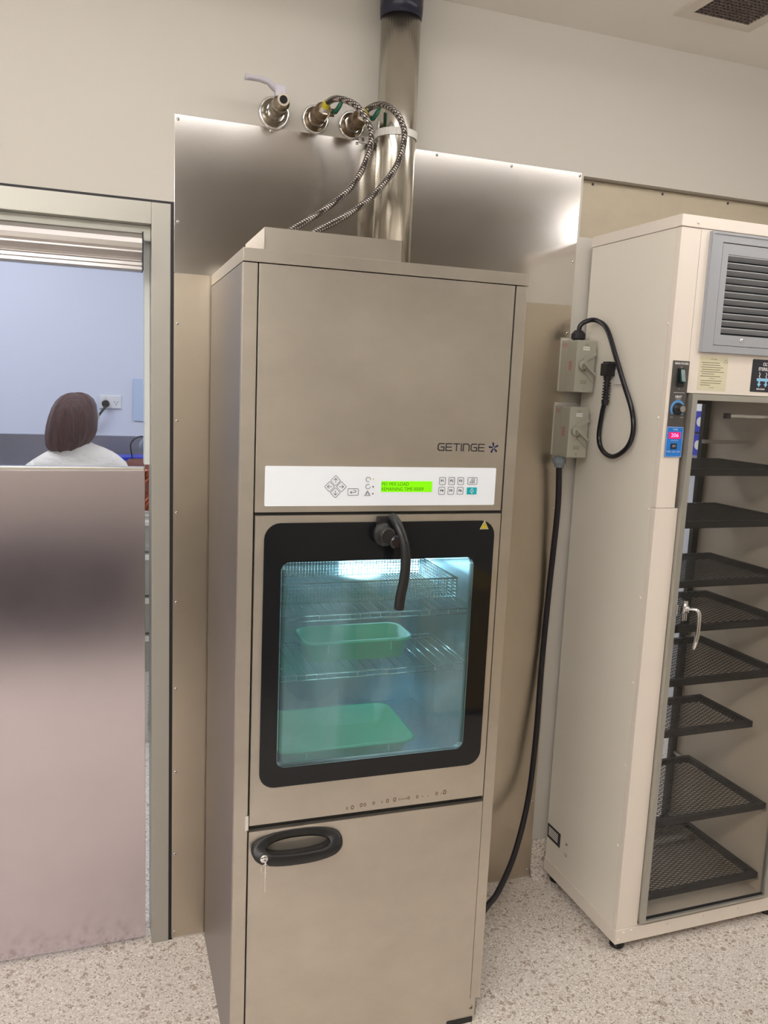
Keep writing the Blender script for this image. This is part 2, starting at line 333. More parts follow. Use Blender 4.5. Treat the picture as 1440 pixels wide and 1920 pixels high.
# ------------------------------------------------------------------ stainless wall sheets
def sheet(name, x0, x1, z0, z1, m, label, screws, t=.0015):
    e = empty(name, (x0, 0, z0)); tag(e, label, 'wall panel')
    build(MB().box(0, x1 - x0, -t, 0, 0, z1 - z0, .0004), 'sheet', m, e)
    for x, z in screws: screw(e, x - x0, z - z0, -t)
    return e
sheet('steel_wall_panel', -.0945, .4455, 1.9075, 2.297, 'sheet', 'upper stainless wall panel left of the vent pipe, under the three valves', [(-.086, 2.285), (.152, 2.289), (.3885, 2.289), (-.086, 2.035)])
sheet('steel_wall_panel', .4495, 1.0968, 1.9075, 2.297, 'sheet', 'upper stainless wall panel right of the vent pipe', [(.6248, 2.289), (.8608, 2.288), (1.0905, 2.288), (1.089, 2.038)])
sheet('steel_wall_panel', -.0945, .45, .006, 1.9065, 'sheet_low', 'tall lower stainless wall panel between sliding door frame and washer', [(-.0855, z) for z in (1.778, 1.524, 1.2754, 1.0243, .7741, .5252, .2715, .024)])
sheet('steel_wall_panel', .4505, 1.0968, .006, 1.9065, 'sheet_low', 'tall lower stainless wall panel right of the washer, behind the hanging black cable', [(1.087, z) for z in (1.824, 1.56, 1.2755, 1.0258, .778, .528, .278, .028)])

# ------------------------------------------------------------------ sliding door on the left and its frame
b = MB(); b.box(-.1035, -.092, -.0008, .11, 0, 2.083); b.box(-1.5, -.1035, -.0008, .11, 2.0765, 2.083); struct(b, 'trim_7', 'blackr', 'black rubber joint around the door frame')
b = MB(); b.box(-.151, -.1035, -.004, .11, 0, 2.0765, .0012); b.box(-1.5, -.1515, -.004, .11, 2.0225, 2.0765, .0012); b.box(-1.5, -1.44, -.004, .11, 0, 2.022, .001)
struct(b, 'trim_8', 'alu', 'grey aluminium door frame')
b = MB(); b.box(-1.44, -.1515, .03, .1, 1.985, 2.022, .001); b.box(-.1665, -.1515, .055, .1, 1.40, 1.985, .001); struct(b, 'trim_9', 'drawerwhite')
d = empty('door_1', (-1.42, .02, .012)); d['kind'] = 'structure'; d['label'] = 'sliding door with glass top and stainless lower half'
wd = 1.42 - .167
build(MB().box(0, wd, .004, .014, 1.35, 1.985), 'glass_pane', 'glass_door', d)
build(MB().box(0, wd, -.002, .020, 0, 1.374, .0008), 'steel_lower_panel', 'kick', d)
build(MB().box(0, wd, -.0045, .021, 1.374, 1.385, .003), 'panel_edge_trim', 'chrome', d)
# curved aluminium cover of the door drive
e = empty('door_drive_cover', (-1.44, -.02, 1.902)); tag(e, 'horizontal curved aluminium drive cover across the top of the sliding door', 'door drive cover')
prof = [(.036, .094), (.006, .094), (-.008, .088), (-.018, .078), (-.022, .066), (-.021, .054), (-.016, .048), (-.0165, .044), (-.010, .038), (-.004, .032), (.000, .026), (-.001, .024), (.003, .022), (.002, .014), (.006, .012), (.005, .004), (.012, 0), (.036, 0)]
build(MB().loft([[(x, y, z) for y, z in prof] for x in (0, 1.264)], False), 'cover', 'alu_cover', e)
build(MB().box(1.2641, 1.2675, -.021, .036, 0, .094), 'end_cap', 'black', e)

# ------------------------------------------------------------------ vent pipe
pp = empty('vent_pipe', (.476, -.072, 1.8855)); tag(pp, 'tall round galvanised vent pipe rising behind the washer, black-capped under the ceiling', 'pipe')
build(MB().lathe((0, 0, 0), (0, 0, 1), [(0, .0525), (.7925, .0525)], 40), 'pipe_tube', 'pipe', pp)
build(MB().lathe((0, 0, .7045), (0, 0, 1), [(0, .0545), (.03, .057), (.033, .0565), (.101, .0575)], 40), 'black_sleeve', 'navy', pp)
cl = empty('pipe_clamp', (.476, -.072, 2.30)); tag(cl, 'white strap clamp holding the vent pipe to the wall', 'clamp')
b = MB(); pts = [(-.083, .0695), (-.06, .0695), (-.055, .03)] + [(.0538 * cos(a), -.0538 * sin(a)) for a in [pi - i * pi / 18 for i in range(19)]] + [(.055, .03), (.06, .0695), (.083, .0695)]
for (xa, ya), (xb, yb) in zip(pts[:-1], pts[1:]):
    dd = Vector((xb - xa, yb - ya)).normalized(); q = Vector((dd.y, -dd.x)) * .0022
    vs = [b.bm.verts.new(p) for p in ((xa, ya, -.009), (xb, yb, -.009), (xb, yb, .009), (xa, ya, .009), (xa + q.x, ya + q.y, -.009), (xb + q.x, yb + q.y, -.009), (xb + q.x, yb + q.y, .009), (xa + q.x, ya + q.y, .009))]
    for f in ((0, 1, 2, 3), (7, 6, 5, 4), (0, 4, 5, 1), (3, 2, 6, 7), (0, 3, 7, 4), (1, 5, 6, 2)): b.bm.faces.new([vs[i] for i in f])
build(b, 'strap', 'white', cl)
for x in (-.073, .074): screw(cl, x, 0, .0675, .006, 'nickel', 'bolt')

# ------------------------------------------------------------------ wall valves and hoses
def valve(x, z, label, fr, tip, kind):
    e = empty('wall_valve', (x, 0, z)); tag(e, label, 'valve', None)
    b = MB().lathe((0, 0, 0), (0, -1, 0), [(0, fr), (.006, fr), (.010, fr * .93), (.010, fr * .82), (.005, fr * .74), (.007, fr * .5), (.007, fr * .36)], 36); build(b, 'wall_flange', 'chrome', e)
    t = Vector(tip); d = t.normalized(); L = t.length
    b = MB().lathe((0, 0, 0), d, [(.004, .017), (.3 * L, .018), (.32 * L, .022), (.45 * L, .023), (.47 * L, .018), (.6 * L, .0185), (.62 * L, .021), (.8 * L, .021), (.82 * L, .016), (L, .015)], 20); build(b, 'valve_body', 'brass' if kind else 'nickel', e)
    if kind == 0:
        build(MB().lathe(t + d * .0002, d, [(0, .010), (.0006, .010)], 20), 'outlet_bore', 'void', e)
        p = Vector((-.014, -.095, .018)); q = t * .74
        b = MB().lathe(q, Vector((-.1, -.1, 1)), [(0, .012), (.024, .012), (.026, .009), (.034, .009)], 16); b.box(q.x - .017, q.x + .010, q.y - .014, q.y + .010, q.z + .012, q.z + .040, .004); build(b, 'valve_stem', 'lever', e)
        pth = [(q.x - .004, q.y, q.z + .026), (q.x - .018, q.y - .002, q.z + .032), (q.x - .033, q.y - .004, q.z + .044), (q.x - .055, q.y - .006, q.z + .047), (q.x - .085, q.y - .008, q.z + .046), (q.x - .093, q.y - .008, q.z + .047)]
        build(MB().tube(smoothpath(pth, 4), [.007] * 12 + [.0055] * 6 + [.009, .009, .007], 10, sq=.6) if False else MB().tube(pth, [.012, .012, .011, .010, .010, .013], 12, sq=.6), 'lever_handle', 'lever', e)
    else:
        c = t * .72
        build(MB().tube([c, c + Vector((.03, -.01, -.002))], .010, 12), 'valve_stem', 'brass', e)
        pth = [(c.x + .022, c.y - .012, c.z - .004), (c.x + .032, c.y - .014, c.z), (c.x + .042, c.y - .014, c.z + .016), (c.x + .048, c.y - .014, c.z + .028)]
        build(MB().tube(pth, [.008, .010, .010, .008], 10, sq=.6), 'lever_handle', 'green', e)
        build(MB().tube([c + Vector((.012, -.02, .02)), c + Vector((.013, -.024, -.012)), c + Vector((.002, -.02, -.03))], .0016, 6), 'cable_tie', 'sticker', e)
    return e
valve(.1585, 2.333, 'wall valve with long pale lever and open outlet, leftmost of the three', .042, (.000, -.12, .000), 0)
valve(.2695, 2.333, 'middle wall valve with short green lever and a braided hose attached', .037, (-.004, -.12, -.005), 1)
valve(.3705, 2.332, 'wall valve with green lever next to the vent pipe, braided hose attached', .037, (-.002, -.12, -.006), 1)
braid = mat('stainless_braid', s2l(178, 170, 162), .3, .95)
nt = braid.node_tree; tcb = nd(nt, 'ShaderNodeTexCoord')
wv = nd(nt, 'ShaderNodeTexWave'); wv.wave_type = 'BANDS'; wv.bands_direction = 'DIAGONAL'; wv.inputs['Scale'].default_value = 110; nt.links.new(tcb.outputs['Object'], wv.inputs[0]); bump(braid, wv.outputs['Fac'], .8, .002)
wv.inputs['Scale'].default_value = 70
wv2 = nd(nt, 'ShaderNodeTexWave'); wv2.wave_type = 'BANDS'; wv2.bands_direction = 'Y'; wv2.inputs['Scale'].default_value = 75; nt.links.new(tcb.outputs['Object'], wv2.inputs[0])
wm = nd(nt, 'ShaderNodeMath', operation='MULTIPLY'); nt.links.new(wv.outputs['Fac'], wm.inputs[0]); nt.links.new(wv2.outputs['Fac'], wm.inputs[1])
rb = ramp(braid, wm.outputs[0], [(.1, s2l(84, 78, 76)), (.3, s2l(150, 142, 136)), (.6, s2l(225, 220, 214))]); nt.links.new(rb.outputs[0], nt.nodes['Principled BSDF'].inputs['Base Color'])
H1 = [(.264, -.115, 2.322), (.2686, -.13, 2.3383), (.2892, -.16, 2.3424), (.3265, -.2, 2.3177), (.3553, -.22, 2.2678), (.354, -.23, 2.2203), (.3366, -.235, 2.1683), (.3029, -.24, 2.1146), (.2464, -.245, 2.0625), (.1944, -.25, 2.0252), (.1519, -.25, 1.9962), (.12, -.25, 1.965), (.105, -.25, 1.9)]
H2 = [(.367, -.115, 2.320), (.3733, -.13, 2.3368), (.4003, -.16, 2.3447), (.423, -.2, 2.3215), (.4417, -.22, 2.2834), (.4414, -.23, 2.2417), (.4252, -.235, 2.1867), (.3906, -.24, 2.136), (.345, -.245, 2.087), (.2836, -.25, 2.0419), (.2072, -.25, 1.9955), (.17, -.25, 1.965), (.15, -.25, 1.9)]
for H, lab in ((H1, 'braided steel hose looping from the middle wall valve down behind the washer top'), (H2, 'braided steel hose looping in front of the vent pipe to the washer top')):
    e = empty('braided_hose', H[-1]); tag(e, lab, 'hose'); P = [Vector(p) - Vector(H[-1]) for p in smoothpath(H, 8)]
    build(MB().tube(P, .0078, 12), 'hose_line', braid, e)
    build(MB().tube(P[2:9], .0092, 12), 'yellow_marking_tape', 'yellowtape', e)
    build(MB().tube([P[0] - (P[3] - P[0]) * .4, P[0], P[3]], [.013, .013, .010], 6, smooth=False), 'hose_nut', 'chrome', e)

# ------------------------------------------------------------------ washer-disinfector
w = empty('washer_disinfector', (0, 0, 0), -.0092); tag(w, 'tall stainless steel washer with lit glass door, white control panel and lower service door', 'washer')
F = -.537; BK = -.016
b = MB()
b.box(0, .0305, F, F + .02, .069, 1.8775, .0008)
b.box(.6225, .65, F, F + .02, .069, 1.8775, .0008); b.box(.004, .646, BK - .004, BK, .0, 1.8775)
build(b, 'cabinet_body', 'steel', w)
for x_ in (0, .646): build(MB().box(x_, x_ + .004, F + .0205, BK, .0, 1.8775), 'side_panel', 'steel_shaded', w)
build(MB().box(.0305, .0335, F + .012, F + .0195, .08, 1.8775).box(.6185, .6225, F + .012, F + .0195, .08, 1.8775).box(.034, .618, F + .010, F + .055, .624, .6375).box(.034, .618, F + .008, F + .02, 1.3535, 1.3595), 'shadow_gap_seal', 'black', w)
b = MB(); b.box(0, .6535, F - .0015, F + .02, 1.8795, 1.906, .0008); b.box(0, .004, F + .02, BK, 1.8795, 1.906); b.box(.646, .6535, F + .02, BK, 1.8795, 1.906); b.box(.004, .646, F + .02, BK, 1.8795, 1.884)
build(b, 'top_cap', 'steel', w)
b = MB(); x0, x1, y0, y1 = .058, .372, -.455, -.20
b.box(x0, x1, y0, y0 + .002, 1.884, 1.9645); b.box(x0, x0 + .002, y0, y1, 1.884, 1.9645); b.box(x1 - .002, x1, y0, y1, 1.884, 1.9645)
build(b, 'riser_box', 'steel', w)
build(MB().lathe((.222, y0, 1.915), (0, -1, 0), [(0, .004), (.004, .004), (.006, .002)], 10), 'riser_screw', 'chrome', w)
build(MB().box(.0335, .6185, F, F + .018, 1.3600, 1.8775, .0008), 'upper_front_panel', 'steel', w)
# logo
b = MB(); lx, lz, h, cw, gap, lw, y = .4502, 1.5, .0155, .0142, .0036, .0024, F - .0002
def L(ch, x):
    z0_, z1_ = lz, lz + h; c = .003; xr = x + cw
    D = {'G': [[(xr, z1_), (x + c, z1_), (x, z1_ - c), (x, z0_ + c), (x + c, z0_), (xr, z0_), (xr, z0_ + h * .5), (x + cw * .5, z0_ + h * .5)]],
         'E': [[(xr, z1_), (x, z1_), (x, z0_), (xr, z0_)], [(x, z0_ + h / 2), (xr - .001, z0_ + h / 2)]],
         'T': [[(x, z1_), (xr, z1_)], [(x + cw / 2, z1_), (x + cw / 2, z0_)]], 'I': [[(x, z0_), (x, z1_)]],
         'N': [[(x, z0_), (x, z1_), (xr - c, z1_), (xr, z1_ - c), (xr, z0_)]]}
    for s_ in D[ch]: b.stroke(s_, lw, y)
x = lx
for ch in 'GETINGE':
    L(ch, x); x += (0 if ch == 'I' else cw) + gap + .0014
build(b, 'logo_lettering', 'ink', w)
b = MB(); cx, cz = .5895, 1.508
for k in range(5):
    a = pi / 2 + k * 2 * pi / 5 + .1; dx, dz = cos(a), sin(a)
    b.poly([(cx + dx * .002 - dz * .0012, cz + dz * .002 + dx * .0012), (cx + dx * .0125 - dz * .003, cz + dz * .0125 + dx * .003), (cx + dx * .0125 + dz * .0018, cz + dz * .0125 - dx * .0018), (cx + dx * .002 + dz * .0012, cz + dz * .002 - dx * .0012)], y - .0004, y)
build(b, 'logo_star', 'inkblue', w)
# control panel
build(MB().poly(rrect(.0539, .5995, 1.3735, 1.4607, .003), F - .0012, F - .0001), 'control_panel', 'bluewhite', w)
cp = w.children[-1]; y = F - .0014
b = MB(); b2 = MB()
def keyout(bb, cx, cz, hw, hh, r=.0022, lw=.0008, rot=0):
    R_ = lambda L_: [(cx + (px - cx) * cos(rot) - (pz - cz) * sin(rot), cz + (px - cx) * sin(rot) + (pz - cz) * cos(rot)) for px, pz in L_]
    bb.ring(R_(rrect(cx - hw, cx + hw, cz - hh, cz + hh, r, 3)), R_(rrect(cx - hw + lw, cx + hw - lw, cz - hh + lw, cz + hh - lw, max(r - lw, .0005), 3)), y - .0004, y)
for dx, dz in ((0, .0135), (0, -.0135), (.0135, 0), (-.0135, 0)):
    cx, cz = .2106 + dx, 1.4162 + dz; keyout(b, cx, cz, .0085, .0085, .002, .0008, pi / 4)
    ax, az = (dx / .0135, dz / .0135); b.stroke([(cx - ax * .005, cz - az * .005), (cx + ax * .005, cz + az * .005)], .0009, y)
    for sg in (1, -1): b.stroke([(cx + ax * .005, cz + az * .005), (cx + ax * .001 + az * .004 * sg, cz + az * .001 + ax * .004 * sg)], .0009, y)
build(b, 'arrow_keys', 'ink', cp); b = MB()
cx, cz = .2515, 1.4045; keyout(b, cx, cz, .0125, .0078)
b.stroke([(cx - .006, cz - .001), (cx + .005, cz - .001), (cx + .007, cz + .001), (cx + .005, cz + .0035), (cx + .001, cz + .0035)], .0009, y); b.stroke([(cx - .003, cz - .0035), (cx - .0065, cz - .001), (cx - .003, cz + .0015)], .0009, y)
build(b, 'enter_key', 'ink', cp); b = MB()
for i, cz in enumerate((1.4325, 1.4165)):
    cx = .2856; b.stroke([(cx + .0052 * cos(a), cz + .0052 * sin(a)) for a in [j * pi / 8 + i for j in range(14)]], .0009, y)
b.stroke([(.2785, 1.3965), (.2845, 1.407), (.2915, 1.3965), (.2785, 1.3965)], .0008, y); b.stroke([(.283, 1.398), (.283, 1.4035), (.288, 1.4035), (.288, 1.398)], .0007, y)
for cz in (1.4162, 1.4005): b.poly([(.2975 + .0016 * cos(a), cz + .0016 * sin(a)) for a in [j * pi / 5 for j in range(10)]], y - .0004, y)
build(b, 'status_symbols', 'ink', cp); b = MB()
for (cx, cz) in ((.4645, 1.4298), (.4875, 1.4298), (.5103, 1.4298), (.4640, 1.4072), (.4870, 1.4072), (.5100, 1.4072)): keyout(b, cx, cz, .0078, .0088)
build(b, 'program_keys', 'ink', cp); b = MB()
keyout(b, .5400, 1.4302, .0122, .0084)
b.stroke([(.534, 1.426), (.539, 1.435), (.545, 1.435), (.545, 1.426), (.534, 1.426)], .0008, y); b.stroke([(.538, 1.426), (.5415, 1.4325), (.542, 1.426)], .0008, y)
build(b, 'stop_key', 'ink', cp)
for i, (cx, cz) in enumerate(((.4645, 1.4298), (.4875, 1.4298), (.5103, 1.4298), (.4640, 1.4072), (.4870, 1.4072), (.5100, 1.4072))): text('P%d' % (i + 1), .0082, cx, cz, y - .0003, 'ink', cp, 'key_lettering', bold=.0002)
build(MB().poly(rrect(.5270, .5524, 1.3986, 1.4150, .0015), y - .0004, y), 'start_key', 'teal', cp)
build(MB().stroke([(.5397, 1.4008), (.5445, 1.4068), (.5397, 1.4128), (.5349, 1.4068), (.5397, 1.4008)], .0008, y - .0005).stroke([(.5397, 1.403), (.5397, 1.4106)], .0008, y - .0005), 'start_symbol', 'printwhite', cp)
build(MB().poly([(.2975 + .0014 * cos(a), 1.4335 + .0014 * sin(a)) for a in [j * pi / 5 for j in range(10)]], y - .0004, y), 'status_light', 'yellow', cp)
build(MB().box(.3165, .4395, y - .0005, y, 1.4045, 1.4290), 'display', 'lcd', cp)
text('P01 MIX LOAD', .0112, .3170, 1.4222, y - .0008, 'lcdink', cp, 'display_text', 'LEFT', sx=.9); text('REMAINING TIME 00009', .0112, .3170, 1.4107, y - .0008, 'lcdink', cp, 'display_text', 'LEFT', sx=.86)
# loading door
dr = build(MB().ring(rrect(.0345, .6185, .6385, 1.3530, .0008, 6), rrect(.0925, .5545, .7715, 1.2500, .02, 6), F - .003, F + .016), 'glass_door', 'steel', w)
build(MB().ring(rrect(.0541, .6030, .7262, 1.3370, .036, 6), rrect(.0925, .5545, .7715, 1.2500, .02, 6), F - .0058, F - .0031), 'black_glass_border', 'frit', dr)
build(MB().poly(rrect(.0925, .5545, .7715, 1.2500, .02, 6), F - .0055, F - .0030), 'window_glass', 'glass_washer', dr)
b = MB()   # dotted edge print inside the window
for row in range(3):
    zz = .7745 + row * .0035; off = .004 + row * .0033; rr_ = .0012 - row * .0003
    xx = .1
    while xx < .548:
        for zc in (1.2500 - off, .7715 + off): b.poly([(xx - rr_, zc - rr_), (xx + rr_, zc - rr_), (xx + rr_, zc + rr_), (xx - rr_, zc + rr_)], F - .0062, F - .0059)
        xx += .0034
    zc = .79
    while zc < 1.235:
        for xc in (.0925 + off, .5545 - off): b.poly([(xc - rr_, zc - rr_), (xc + rr_, zc - rr_), (xc + rr_, zc + rr_), (xc - rr_, zc + rr_)], F - .0062, F - .0059)
        zc += .0034
build(b, 'edge_dot_print', 'frit', dr)
y = F - .0062
build(MB().poly([(.5640, 1.3165), (.5865, 1.3165), (.5752, 1.3370)], y - .0003, y), 'warning_triangle', 'printwhite', dr)
build(MB().poly([(.5655, 1.3175), (.5850, 1.3175), (.5752, 1.3350)], y - .0006, y - .0004).poly([(.5660, 1.3177), (.5661, 1.3177), (.5660, 1.3178)], y - .0006, y - .0004), 'warning_field', 'yellow', dr)
build(MB().stroke([(.5675, 1.3188), (.5830, 1.3188), (.5752, 1.3325), (.5675, 1.3188)], .0009, y - .0007).stroke([(.5752, 1.3215), (.5752, 1.327)], .0012, y - .0007), 'warning_print', 'ink', dr)
# black door handle: hub, side button and curved lever
hd = build(MB().box(.305, .345, F - .022, F - .0062, 1.30, 1.352, .006).lathe((.321, F - .02, 1.312), (0, -1, 0), [(0, .027), (.010, .027), (.014, .024), (.016, .020), (.034, .019), (.036, .016)], 28), 'door_handle', 'black', dr)
build(MB().lathe((.337, F - .02, 1.302), (0.05, -1, -.05), [(0, .016), (.036, .016), (.040, .0145), (.0402, .0125), (.042, .012)], 24), 'handle_button', 'blackgloss', hd)
pth = smoothpath([(.338, F - .020, 1.352), (.345, F - .042, 1.335), (.356, F - .058, 1.300), (.360, F - .064, 1.260), (.358, F - .064, 1.215), (.353, F - .062, 1.18), (.3505, F - .060, 1.148)], 5)
build(MB().tube(pth, [.0095] + [.0115] * (len(pth) - 1), 16), 'curved_lever', 'black', hd)
build(MB().box(.0245, .0325, F - .004, F + .006, .628, .665, .001), 'hinge', 'chrome', w)
# service door with oval handle and key
sd = build(MB().box(.0340, .6205, F - .002, F + .016, .0795, .6225, .0008), 'service_door', 'steel', w)
hn = build(MB(), 'oval_handle', 'black', sd) if False else None
b = MB(); N = 40; rings = []
cx, cz = .1455, .583
def orow(ax, az, dp, tz=0):
    o_ = []
    for j in range(N):
        a = 2 * pi * j / N; d_ = .004 + dp * min(1, (1 - sin(a)) * .62) if dp else .0021
        o_.append((cx + ax * math.copysign(abs(cos(a)) ** .85, cos(a)), F - d_, cz + tz + az * math.copysign(abs(sin(a)) ** .9, sin(a))))
    return o_
o_b, i_b = orow(.106, .031, 0, .002), orow(.075, .0185, 0, .002)
o_m, o_f, i_f = orow(.108, .034, .014, -.001), orow(.106, .035, .030, -.003), orow(.075, .0115, .030, .002)
o_f2, i_f2 = orow(.101, .031, .034, -.003), orow(.080, .0155, .034, .002)
R = [[b.bm.verts.new(p) for p in L_] for L_ in (o_b, o_m, o_f, o_f2, i_f2, i_f, i_b)]
for a_, c_ in zip(R, R[1:] + R[:1]):
    for j in range(N):
        f = b.bm.faces.new((a_[j], a_[(j + 1) % N], c_[(j + 1) % N], c_[j])); f.smooth = True
hn = build(b, 'oval_handle', 'black', sd)
lk = build(MB().lathe((.0640, F - .0300, .5720), (0, -1, 0), [(0, .0092), (.006, .0092), (.0075, .008), (.0076, .003)], 20), 'key_lock', 'chrome', hn)
b = MB(); kx_, ky_, kz_ = .0640, F - .0405, .572
b.box(kx_ - .002, kx_ + .002, ky_ - .010, ky_ + .004, kz_ - .006, kz_ + .004, .0008); b.tube([(kx_ + .0085 * cos(a), ky_ - .006, kz_ - .017 + .0105 * sin(a)) for a in [2 * pi * j / 16 for j in range(16)]], .0007, 6, closed=True)
b.box(kx_ - .0012, kx_ + .0012, ky_ - .010, ky_ - .002, kz_ - .038, kz_ - .006, .0004); b.box(kx_ - .0008, kx_ + .0008, ky_ - .009, ky_ - .004, kz_ - .072, kz_ - .038, .0003)
build(b, 'hanging_key', 'chrome', lk)
kp = build(MB().box(.012, .6385, F + .003, F + .010, .0, .0755, .0006), 'kick_plate', 'steel', w)
screw(kp, .6265, .0415, F + .003, .0062, 'nickel', 'kick_plate_screw')
build(MB().box(.56, .632, F + .0005, F + .0028, .0, .014), 'rubber_foot', 'black', w)
# stains of dried drops on the loading door
b = MB(); random.seed(3)
st = mat('dried_water_marks', s2l(140, 122, 100), .55, .5)
for x, z, r in [(.265, .651, .003), (.278, .652, .0045), (.300, .655, .004), (.309, .655, .0035), (.331, .656, .0035), (.352, .656, .002), (.366, .657, .004), (.384, .658, .0045), (.396, .657, .002), (.402, .657, .002), (.408, .657, .002), (.414, .657, .002), (.420, .658, .0035), (.442, .658, .0035), (.456, .657, .0016), (.470, .657, .0014), (.493, .660, .0038), (.505, .658, .0016), (.514, .661, .005)]:
    b.ring([(x + r * cos(a), z + r * 1.3 * sin(a)) for a in [2 * pi * j / 12 for j in range(12)]], [(x + r * .45 * cos(a), z + r * .6 * sin(a)) for a in [2 * pi * j / 12 for j in range(12)]], F - .0033, F - .0031)
build(b, 'water_marks', st, dr)
# wash chamber
b = MB(); cx0, cx1, cy0, cy1, cz0, cz1 = .062, .606, F + .02, -.07, .715, 1.315
b.box(cx0 - .003, cx0, cy0, cy1, cz0, cz1); b.box(cx1, cx1 + .003, cy0, cy1, cz0, cz1); b.box(cx0, cx1, cy1, cy1 + .003, cz0, cz1); b.box(cx0, cx1, cy0, cy1, cz1, cz1 + .003); b.box(cx0, cx1, cy0, cy1, cz0 - .003, cz0)
b.box(cx0 - .003, cx1 + .003, F + .019, cy0, cz0 - .04, cz0)
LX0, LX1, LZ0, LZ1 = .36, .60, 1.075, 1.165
ch = build(b, 'wash_chamber', 'chamber', w)
build(MB().box(LX0, LX1, -.084, -.0705, LZ0, LZ1, .006), 'chamber_lamp_and_glare', 'lampdisc', ch)  # no lamp here: glowing plate paints the glare on the wet glass
build(MB().lathe((.47, -.16, cz1 - .001), (0, 0, -1), [(0, .06), (.008, .06), (.012, .05)], 28), 'chamber_lamp_and_glare', 'lampdisc', ch)
def rack(name, z, x0, x1, y0, y1, n, parent):
    b = MB()
    for zz in (z, z - .012): b.tube([(x0, y0, zz), (x1, y0, zz)], .0022, 8); b.tube([(x0, y1, zz), (x1, y1, zz)], .0022, 8)
    for xx in (x0, x1): b.tube([(xx, y0, z), (xx, y1, z)], .0025, 8)
    for i in range(n):
        xx = x0 + (i + .5) * (x1 - x0) / n; b.tube([(xx, y0, z - .012), (xx, y0, z + .001), (xx, y1, z + .001)], .0014, 6)
    return build(b, name, 'wire', parent)
rk = rack('wire_rack', 1.109, .085, .583, -.487, -.10, 20, w); rk['label'] = 'upper wire rack'
rk = rack('wire_rack', .966, .085, .583, -.483, -.235, 20, w); rk['label'] = 'lower wire rack'
w.rotation_euler = (0, 0, -.0092)
# things loaded in the chamber
bk_ = empty('mesh_basket', (.10, -.395, 1.113), -.0092); tag(bk_, 'perforated wire mesh basket on the upper rack inside the washer', 'basket')
b = MB(); Lx, Ly, Hz = .478, .27, .050; p = .0085
def wgrid(o_, u_, v_, lu, lv):
    o_, u_, v_ = Vector(o_), Vector(u_), Vector(v_); k = 0
    while k <= lu + 1e-6: b.tube([o_ + u_ * k, o_ + u_ * k + v_ * lv], .0011, 4, smooth=False); k += p
    k = 0
    while k <= lv + 1e-6: b.tube([o_ + v_ * k, o_ + v_ * k + u_ * lu], .0011, 4, smooth=False); k += p
wgrid((0, 0, 0), (1, 0, 0), (0, 0, 1), Lx, Hz); wgrid((0, Ly, 0), (1, 0, 0), (0, 0, 1), Lx, Hz); wgrid((0, 0, 0), (0, 1, 0), (0, 0, 1), Ly, Hz); wgrid((Lx, 0, 0), (0, 1, 0), (0, 0, 1), Ly, Hz); wgrid((0, 0, 0), (1, 0, 0), (0, 1, 0), Lx, Ly)
build(b, 'wire_mesh', 'wire', bk_)
build(MB().tube([(0, 0, Hz), (Lx, 0, Hz), (Lx, Ly, Hz), (0, Ly, Hz)], .0026, 8, closed=True), 'top_rim', 'wire', bk_)
def tray(name, cx_, cy_, z, wx, wy, h, m, label):
    e = empty(name, (cx_, cy_, z), -.0092); tag(e, label, 'tray')
    def rr3(wx_, wy_, zz, r): return [(px, py, zz) for px, py in rrect(-wx_ / 2, wx_ / 2, -wy_ / 2, wy_ / 2, r, 5)]
    b = MB(); R_ = [rr3(wx * .88, wy * .84, 0, .02), rr3(wx, wy, h, .028), rr3(wx + .016, wy + .016, h, .034), rr3(wx + .016, wy + .016, h - .006, .034), rr3(wx + .012, wy + .012, h - .006, .033), rr3(wx + .012, wy + .012, h - .003, .033), rr3(wx + .003, wy + .003, h - .003, .03), rr3(wx * .88 + .003, wy * .84 + .003, -.0015, .02)]
    b.loft(R_); build(b, 'tray_body', m, e)
    for sx in (-.3, .3): build(MB().box(wx * sx - .001, wx * sx + .001, -wy / 2 - .0065, -wy / 2 + .004, h * .45, h - .005), 'side_rib', m, e)
    return e
tray('plastic_tray', .318, -.352, .9685, .270, .125, .052, 'trayg', 'mint green plastic tray on the lower rack inside the washer')
tray('plastic_tray', .29, -.32, .7165, .35, .24, .045, 'trayg', 'mint green plastic tray on the washer chamber floor')
e = empty('plastic_bottle', (.265, -.40, .7625), -.0092) if False else None

